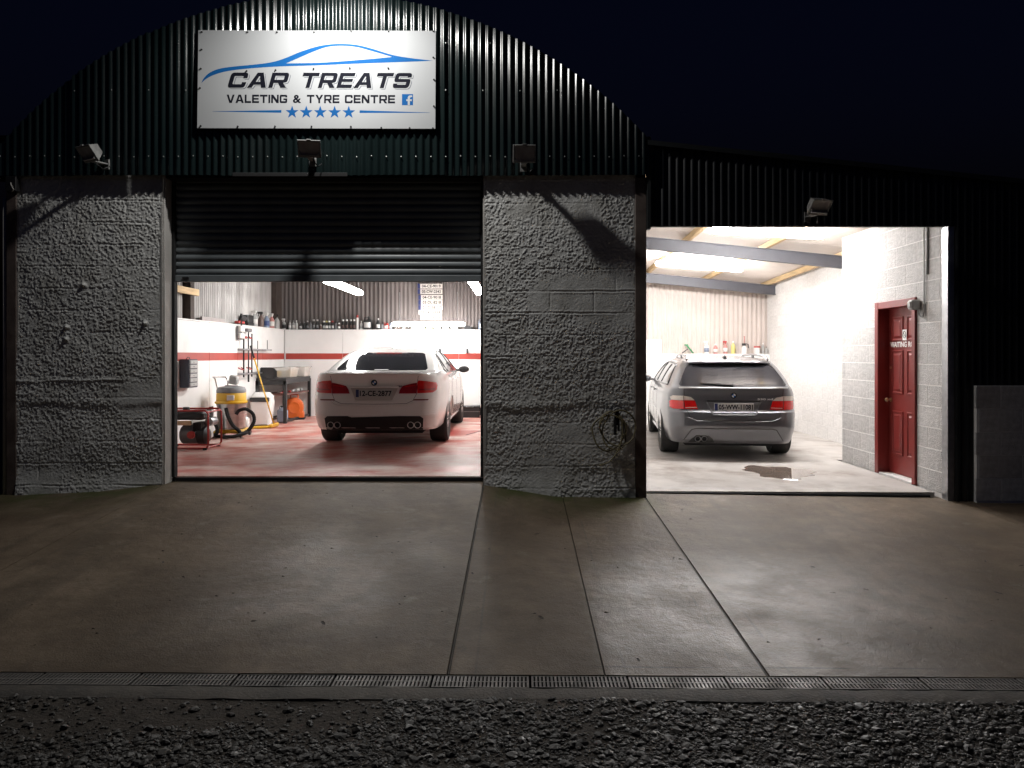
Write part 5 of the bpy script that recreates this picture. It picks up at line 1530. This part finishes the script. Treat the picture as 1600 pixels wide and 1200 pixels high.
for k in range(4):
    s = MB(); s.lathe([(.022, .012), (.022, .15), (.010, .18), (.010, .20), (0, .20)], 10, (-.04 + .06 * (k % 2), -.055 + .06 * k, 0)); s.build('bottle', M_paper, t, True, 40)
for k in range(9):
    t = thing('shelf_bits', 'odd tool or fitting lying on the lower shelf of the workbench, %s from the front' % ordn[k], 'tool', (-4.52 + random.uniform(-.05, .06), 6.50 + .15 * k, .601), random.uniform(0, 3), 'tools on the workbench shelf')
    s = MB(); l = random.uniform(.05, .11)
    s.tube([(-l, 0, .018), (l * .3, 0, .018)], .012, 7); s.box(l * .3, l, -.028, .028, 0, .045, .008); s.build('tool', random.choice([M_black, M_lg, M_paper, M_redm, M_steel]), t, True, 40)
# orange blower under the bench
ot = thing('carpet_blower', 'orange snail-shaped air blower on the floor under the workbench', 'blower', (-4.52, 7.25, .05), R(12))
s = MB(); s.lathe([(.10, -.14), (.19, -.12), (.20, 0), (.19, .12), (.10, .14)], 24, (0, 0, .24), 'y'); s.box(-.10, .20, -.12, .12, .02, .16, .02); s.build('housing', M_orange, ot, True, 40)
s = MB(); s.lathe([(.085, -.005), (.11, -.012), (.11, .02)], 20, (.02, -.14, .24), 'y'); s.build('intake_ring', M_orange, ot, True, 40)
s = MB(); s.lathe([(0, -.002), (.09, -.002), (.09, .01)], 20, (.02, -.1385, .24), 'y'); s.build('intake_grille', M_lg, ot)
s = MB(); s.box(-.14, .22, -.14, .14, 0, .04, .01); s.build('base', M_matblack, ot)
s = MB(); s.tube([(-.06, 0, .43), (-.06, 0, .49), (.08, 0, .49), (.08, 0, .43)], .014, 8); s.build('handle', M_orange, ot, True)
container('clear_canister', 'clear canister beside the near leg of the workbench', (-4.50, 6.48, .05), .18, .15, .32, mat('blue_clear', (.30, .34, .42), .2), M_black)
t = thing('floor_pad', 'yellow sponge mop head lying on the floor before the white bin', 'mop', (-4.56, 5.35, .05), R(25))
s = MB(); s.box(-.18, .18, -.06, .06, 0, .05, .015); s.build('sponge', M_yel, t); s = MB(); s.box(-.15, .15, -.04, .04, .05, .065, .005); s.build('plate', M_black, t)
# cases by the rear wall, right of the white car
t = thing('tool_case', 'black tool case on the floor by the rear wall, right of the white car', 'case', (-1.02, 7.72, .05))
s = MB(); s.box(-.20, .20, -.12, .12, .0, .24, .015); s.build('shell', M_black, t); s = MB(); s.box(-.20, .20, -.125, .125, .12, .13); s.build('seam', M_gp, t)
s = MB(); s.tube([(-.07, -.12, .22), (-.07, -.15, .22), (.07, -.15, .22), (.07, -.12, .22)], .01, 6); s.build('handle', M_gp, t, True)
t = thing('tool_case', 'taller black case behind the low one on the rear wall', 'case', (-.60, 7.74, .05))
s = MB(); s.box(-.2, .25, -.13, .13, 0, .30, .015); s.box(-.23, -.19, -.1, .1, .05, .20, .01); s.build('shell', M_black, t)
t = thing('tool_case', 'small black box beside the front wheel of the white car', 'case', (-1.34, 7.70, .05))
s = MB(); s.box(-.10, .10, -.1, .1, 0, .12, .01); s.build('shell', M_black, t); s = MB(); s.box(-.03, .03, -.105, -.1, .05, .08); s.build('latch', M_steel, t)
# rail on the rear wall
t = thing('hose_rail', 'thin black rail on brackets on the rear wall beside the white car', 'rail', (-1.2, 7.93, 1.42))
s = MB(); s.tube([(-.5, 0, 0), (.9, 0, 0)], .007, 6); s.build('rod', M_steel, t, True)
for xx in (-.47, .10, .7):
    s = MB(); s.box(xx - .02, xx + .02, -.02, .065, -.05, .05, .004); s.build('bracket', M_black, t)
s = MB(); s.tube([(.22, -.01, .09), (.22, -.01, -.03), (.28, -.01, -.04)], .006, 6); s.build('hook', M_black, t, True)

# --- number plates on the rear sheeting
for k, (tx, y_px, dx, ww) in enumerate([('04-CE-9019', 447, 0, .47), ('05-CW-2343', 455.5, .0, .47), ('04-CE-9018', 464.5, .01, .46), ('03-DL-8218', 472.5, .01, .46), ('01-D-58157', 480.5, .01, .46), ('05 LK 3338', 488, -.02, .50), ('03-DL-8219', 496, .0, .46)]):
    z = 1.33 + (555 - y_px) * 15.88 / 1164
    t = thing('wall_number_plate', 'old number plate on the rear sheeting, %s from the top of the stack' % ordn[k], 'number plate', (-1.885 + dx, 8.235, z), 0, 'old number plates stacked on the wall')
    s = MB(); s.box(-ww / 2, ww / 2, -.008, .002, -.05, .05, .002); s.build('plate', mat('old_plate', (.55, .50, .46), .5, per_obj=.15), t)
    if k < 5:
        s = MB(); s.box(-ww / 2 - .055, -ww / 2 - .002, -.008, .002, -.05, .05, .002); s.build('blue_band', M_eu, t)
    text_on(tx, -ww / 2 + .035, ww / 2 - .035, -.032, .032, lambda u, v: (u, -.0095, v), 'lettering', M_ink, t, .02)

# --- bottles, cans and boxes on the ledges
def bottle(kind, label, loc, h, w_, mb_, mc, ml=None, group=None, name=None):
    t = thing(name or {'spray': 'spray_bottle', 'can': 'aerosol_can', 'slim': 'bottle', 'jug': 'jug', 'box': 'carton', 'tub': 'tub'}[kind], label, 'bottle' if kind in ('spray', 'slim') else {'can': 'spray can', 'jug': 'jug', 'box': 'box', 'tub': 'tub'}[kind], loc, random.uniform(-.3, .3), group)
    r = w_ / 2
    if kind == 'can':
        s = MB(); s.lathe([(r * .9, 0), (r, .006), (r, h * .78), (r * .75, h * .83)], 12); s.build('body', mb_, t, True, 40)
        s = MB(); s.lathe([(r * .78, h * .83), (r * .8, h * .97), (r * .7, h), (0, h)], 12); s.build('cap', mc, t, True, 40)
    elif kind == 'slim':
        s = MB(); s.lathe([(r * .9, 0), (r, .008), (r, h * .60), (r * .8, h * .70), (r * .36, h * .80), (r * .36, h * .86)], 12); s.build('body', mb_, t, True, 40)
        s = MB(); s.lathe([(r * .44, h * .86), (r * .44, h * .98), (r * .3, h), (0, h)], 10); s.build('cap', mc, t, True, 40)
    elif kind == 'spray':
        s = MB(); s.lathe([(r * .9, 0), (r, .01), (r, h * .52), (r * .75, h * .63), (r * .35, h * .74), (r * .35, h * .78)], 12); s.build('body', mb_, t, True, 40)
        s = MB(); s.box(-r * 1.2, r * .6, -r * .3, r * .3, h * .86, h, r * .12); s.box(-r * .3, r * .3, -r * .28, r * .28, h * .78, h * .87)
        s.tube([(-r * .7, 0, h * .87), (-r * .9, 0, h * .74), (-r * .6, 0, h * .70)], r * .14, 5); s.build('trigger', mc, t)
    elif kind == 'jug':
        s = MB(); s.box(-r, r, -r * .6, r * .6, 0, h * .72, r * .2); s.lathe([(r * .6, h * .70), (r * .28, h * .86), (r * .28, h * .90)], 10, (r * .35, 0, 0)); s.build('body', mb_, t, True, 40)
        s = MB(); s.lathe([(r * .34, h * .90), (r * .34, h * .99), (0, h)], 10, (r * .35, 0, 0)); s.build('cap', mc, t, True, 40)
        s = MB(); s.tube([(-r * .8, 0, h * .70), (-r * .75, 0, h * .92), (r * .1, 0, h * .92)], r * .13, 6); s.build('handle', mb_, t, True)
    elif kind == 'box':
        s = MB(); s.box(-r, r, -r * .6, r * .6, 0, h, .003); s.build('carton', mb_, t)
    elif kind == 'tub':
        s = MB(); s.lathe([(r * .9, 0), (r, .01), (r, h * .8)], 14); s.build('body', mb_, t, True, 40)
        s = MB(); s.lathe([(r * 1.06, h * .8), (r * 1.06, h * .97), (r, h), (0, h)], 14); s.build('lid', mc, t, True, 40)
    if ml is not None and kind in ('can', 'slim', 'spray', 'jug'):
        s = MB()
        if kind == 'jug': s.box(-r * .8, r * .8, -r * .6 - .002, -r * .6 + .002, h * .15, h * .55)
        else: s.lathe([(r * 1.015, h * .14), (r * 1.015, h * .46)], 12)
        s.build('label', ml, t, True)
    return t
K = M_black; Wp = M_white_p; Gy = M_lg; Dg = M_gp
M_blu = C_('blue_liquid', (.06, .09, .22), .35); M_pink = C_('pink_liquid', (.50, .22, .20), .35); M_bluegrey = C_('blue_grey', (.22, .26, .34), .4); M_ye2 = C_('pale_yellow', (.62, .55, .20), .4)
M_brownp = C_('brown_plastic', (.12, .08, .07), .4)
side_l = [(14.05, 'clear spray bottle with a white trigger', Gy, Wp, M_paper), (14.40, 'dark spray bottle', M_brownp, K, None), (14.72, 'spray bottle of blue fluid with a white trigger', M_bluegrey, Wp, M_blu), (15.02, 'spray bottle of pink fluid', M_pink, Wp, M_paper), (15.34, 'grey spray bottle with a dark trigger', Gy, K, None)]
for k, (d, lb, a, b_, c) in enumerate(side_l):
    bottle('spray', lb + ' on the side ledge near the corner', (-5.0, d - 7.66, 1.872), .30, .11, a, b_, c, 'spray bottles on the side ledge')
# (crop x, top y, kind, body, cap, label, words)
row = [(110, 362, 'spray', Gy, Wp, K, 'grey'), (150, 375, 'slim', Gy, Dg, Wp, 'pale grey'), (177, 375, 'slim', Gy, Dg, Wp, 'pale grey'), (200, 375, 'slim', Gy, Wp, None, 'pale grey'), (228, 385, 'slim', K, Dg, Gy, 'black'), (255, 385, 'slim', K, Dg, None, 'black'),
       (278, 378, 'slim', K, Wp, Dg, 'black'), (299, 380, 'slim', Dg, K, None, 'dark grey'), (322, 368, 'can', K, Gy, Dg, 'black'), (347, 368, 'can', K, Gy, Dg, 'black'), (372, 405, 'can', M_brownp, Gy, None, 'short brown'), (394, 378, 'can', K, Wp, Gy, 'black and white'),
       (413, 378, 'can', K, M_ye2, Wp, 'yellow-capped'), (433, 378, 'can', K, Wp, Gy, 'black and white'), (456, 378, 'can', K, M_redm, Gy, 'red-capped'), (478, 385, 'can', Dg, K, None, 'dark grey'), (501, 392, 'can', M_brownp, Wp, Wp, 'white-labelled'),
       (530, 368, 'can', K, Wp, M_brownp, 'white-topped'), (558, 368, 'can', K, Wp, M_brownp, 'white-topped'), (587, 368, 'can', K, Wp, M_brownp, 'white-topped'), (612, 368, 'can', K, Wp, M_brownp, 'white-topped'), (633, 338, 'can', Wp, M_redm, None, 'tall white red-capped'),
       (660, 378, 'slim', Wp, Wp, Gy, 'white'), (707, 347, 'jug', K, K, Wp, 'large black'), (781, 360, 'slim', K, Gy, Wp, 'stout black'), (812, 398, 'can', Dg, K, None, 'short grey'), (840, 388, 'jug', M_redm, K, Wp, 'red'), (872, 386, 'slim', M_bluegrey, K, Gy, 'blue-grey'),
       (905, 402, 'can', Wp, Wp, M_brownp, 'short white'), (932, 404, 'can', M_brownp, Gy, None, 'short brown'), (962, 404, 'can', K, Gy, Wp, 'short black'),
       (1042, 408, 'box', M_paper, None, None, 'white'), (1092, 408, 'box', M_paper, None, None, 'white'), (1150, 408, 'box', M_ye2, None, None, 'yellow'), (1205, 408, 'box', M_paper, None, None, 'white'), (1262, 408, 'box', M_paper, None, None, 'white'), (1330, 412, 'box', Gy, None, None, 'grey'),
       (1418, 420, 'box', K, None, None, 'small black'), (1446, 424, 'can', K, Gy, None, 'short black'), (1524, 365, 'jug', M_bluegrey, Wp, Wp, 'blue-grey')]
for k, (cx, ty, kind, a, b_, c, wd) in enumerate(row):
    px_ = 420 + cx / 4.571; d = 15.75
    X_ = (px_ - 812) * d / 1164; h_ = max(.08, (441 - ty) / 4.571 * d / 1164)
    wd_m = {'can': .056, 'slim': .058, 'spray': .075, 'jug': .16, 'box': .13}[kind]
    if wd.startswith('large'): wd_m = .17
    if wd == 'red': wd_m = .105
    if wd == 'stout black': wd_m = .085
    noun = {'can': 'aerosol can', 'slim': 'bottle', 'spray': 'spray bottle', 'jug': 'jug', 'box': 'carton'}[kind]
    bottle(kind, '%s %s on the rear ledge, %s item from the corner' % (wd, noun, ordn[k]), (X_, 8.09 + random.uniform(-.02, .02), 1.871), h_, wd_m, a, b_, c, 'bottles and cans along the rear ledge')
# lean-to ledge
M_green2 = C_('green_plastic', (.02, .22, .08), .4)
def lx(px_): return (px_ - 812) * 15.7 / 1164
bottle('spray', 'white spray bottle on the lean-to ledge, nearest the green squeegee', (lx(1104), 8.04, 1.361), .27, .10, Wp, Wp, M_bluegrey)
bottle('slim', 'bottle of pink fluid on the lean-to ledge', (lx(1118), 8.04, 1.361), .21, .09, M_pink, Wp, M_paper)
bottle('spray', 'spray bottle with a red trigger on the lean-to ledge', (lx(1133.5), 8.04, 1.361), .27, .09, M_pink, M_redm, M_paper)
bottle('slim', 'yellow bottle on the lean-to ledge', (lx(1145.5), 8.04, 1.361), .27, .09, M_ye2, Wp, None)
bottle('tub', 'white tub with a red lid on the lean-to ledge', (lx(1183), 8.04, 1.361), .16, .13, Wp, M_redm)
bottle('slim', 'slim grey bottle next to the red-lidded tub', (lx(1192.5), 8.05, 1.361), .23, .055, Gy, Wp, None)
bottle('slim', 'small bottle at the wall end of the lean-to ledge', (lx(1197.5), 8.04, 1.361), .15, .05, Gy, K, None)
t = thing('pump_sprayer', 'white pump sprayer with black head and red plunger on the lean-to ledge', 'sprayer', (lx(1163), 8.04, 1.361))
s = MB(); s.lathe([(.055, 0), (.06, .01), (.06, .12), (.04, .16), (.025, .17)], 14); s.build('tank', Wp, t, True, 40)
s = MB(); s.box(-.05, .03, -.018, .018, .17, .22, .006); s.tube([(.02, 0, .21), (.08, 0, .20), (.085, 0, .12)], .011, 6); s.build('head', K, t)
s = MB(); s.tube([(0, 0, .22), (0, 0, .36)], .006, 6); s.tube([(-.015, 0, .36), (.015, 0, .36)], .006, 6); s.build('plunger', M_redm, t)
t = thing('window_squeegee', 'green hand squeegee propped on the lean-to ledge', 'squeegee', (lx(1076), 8.04, 1.361))
s = MB(); s.tube([(.10, 0, .01), (-.05, 0, .19)], .016, 8); s.build('handle', M_green2, t, True)
s = MB(); s.tube([(-.14, 0, .012), (-.02, 0, .10)], .011, 6); s.build('blade', K, t)
s = MB(); s.box(-.09, -.01, -.02, .02, .17, .20, .006); s.build('head', M_green2, t)
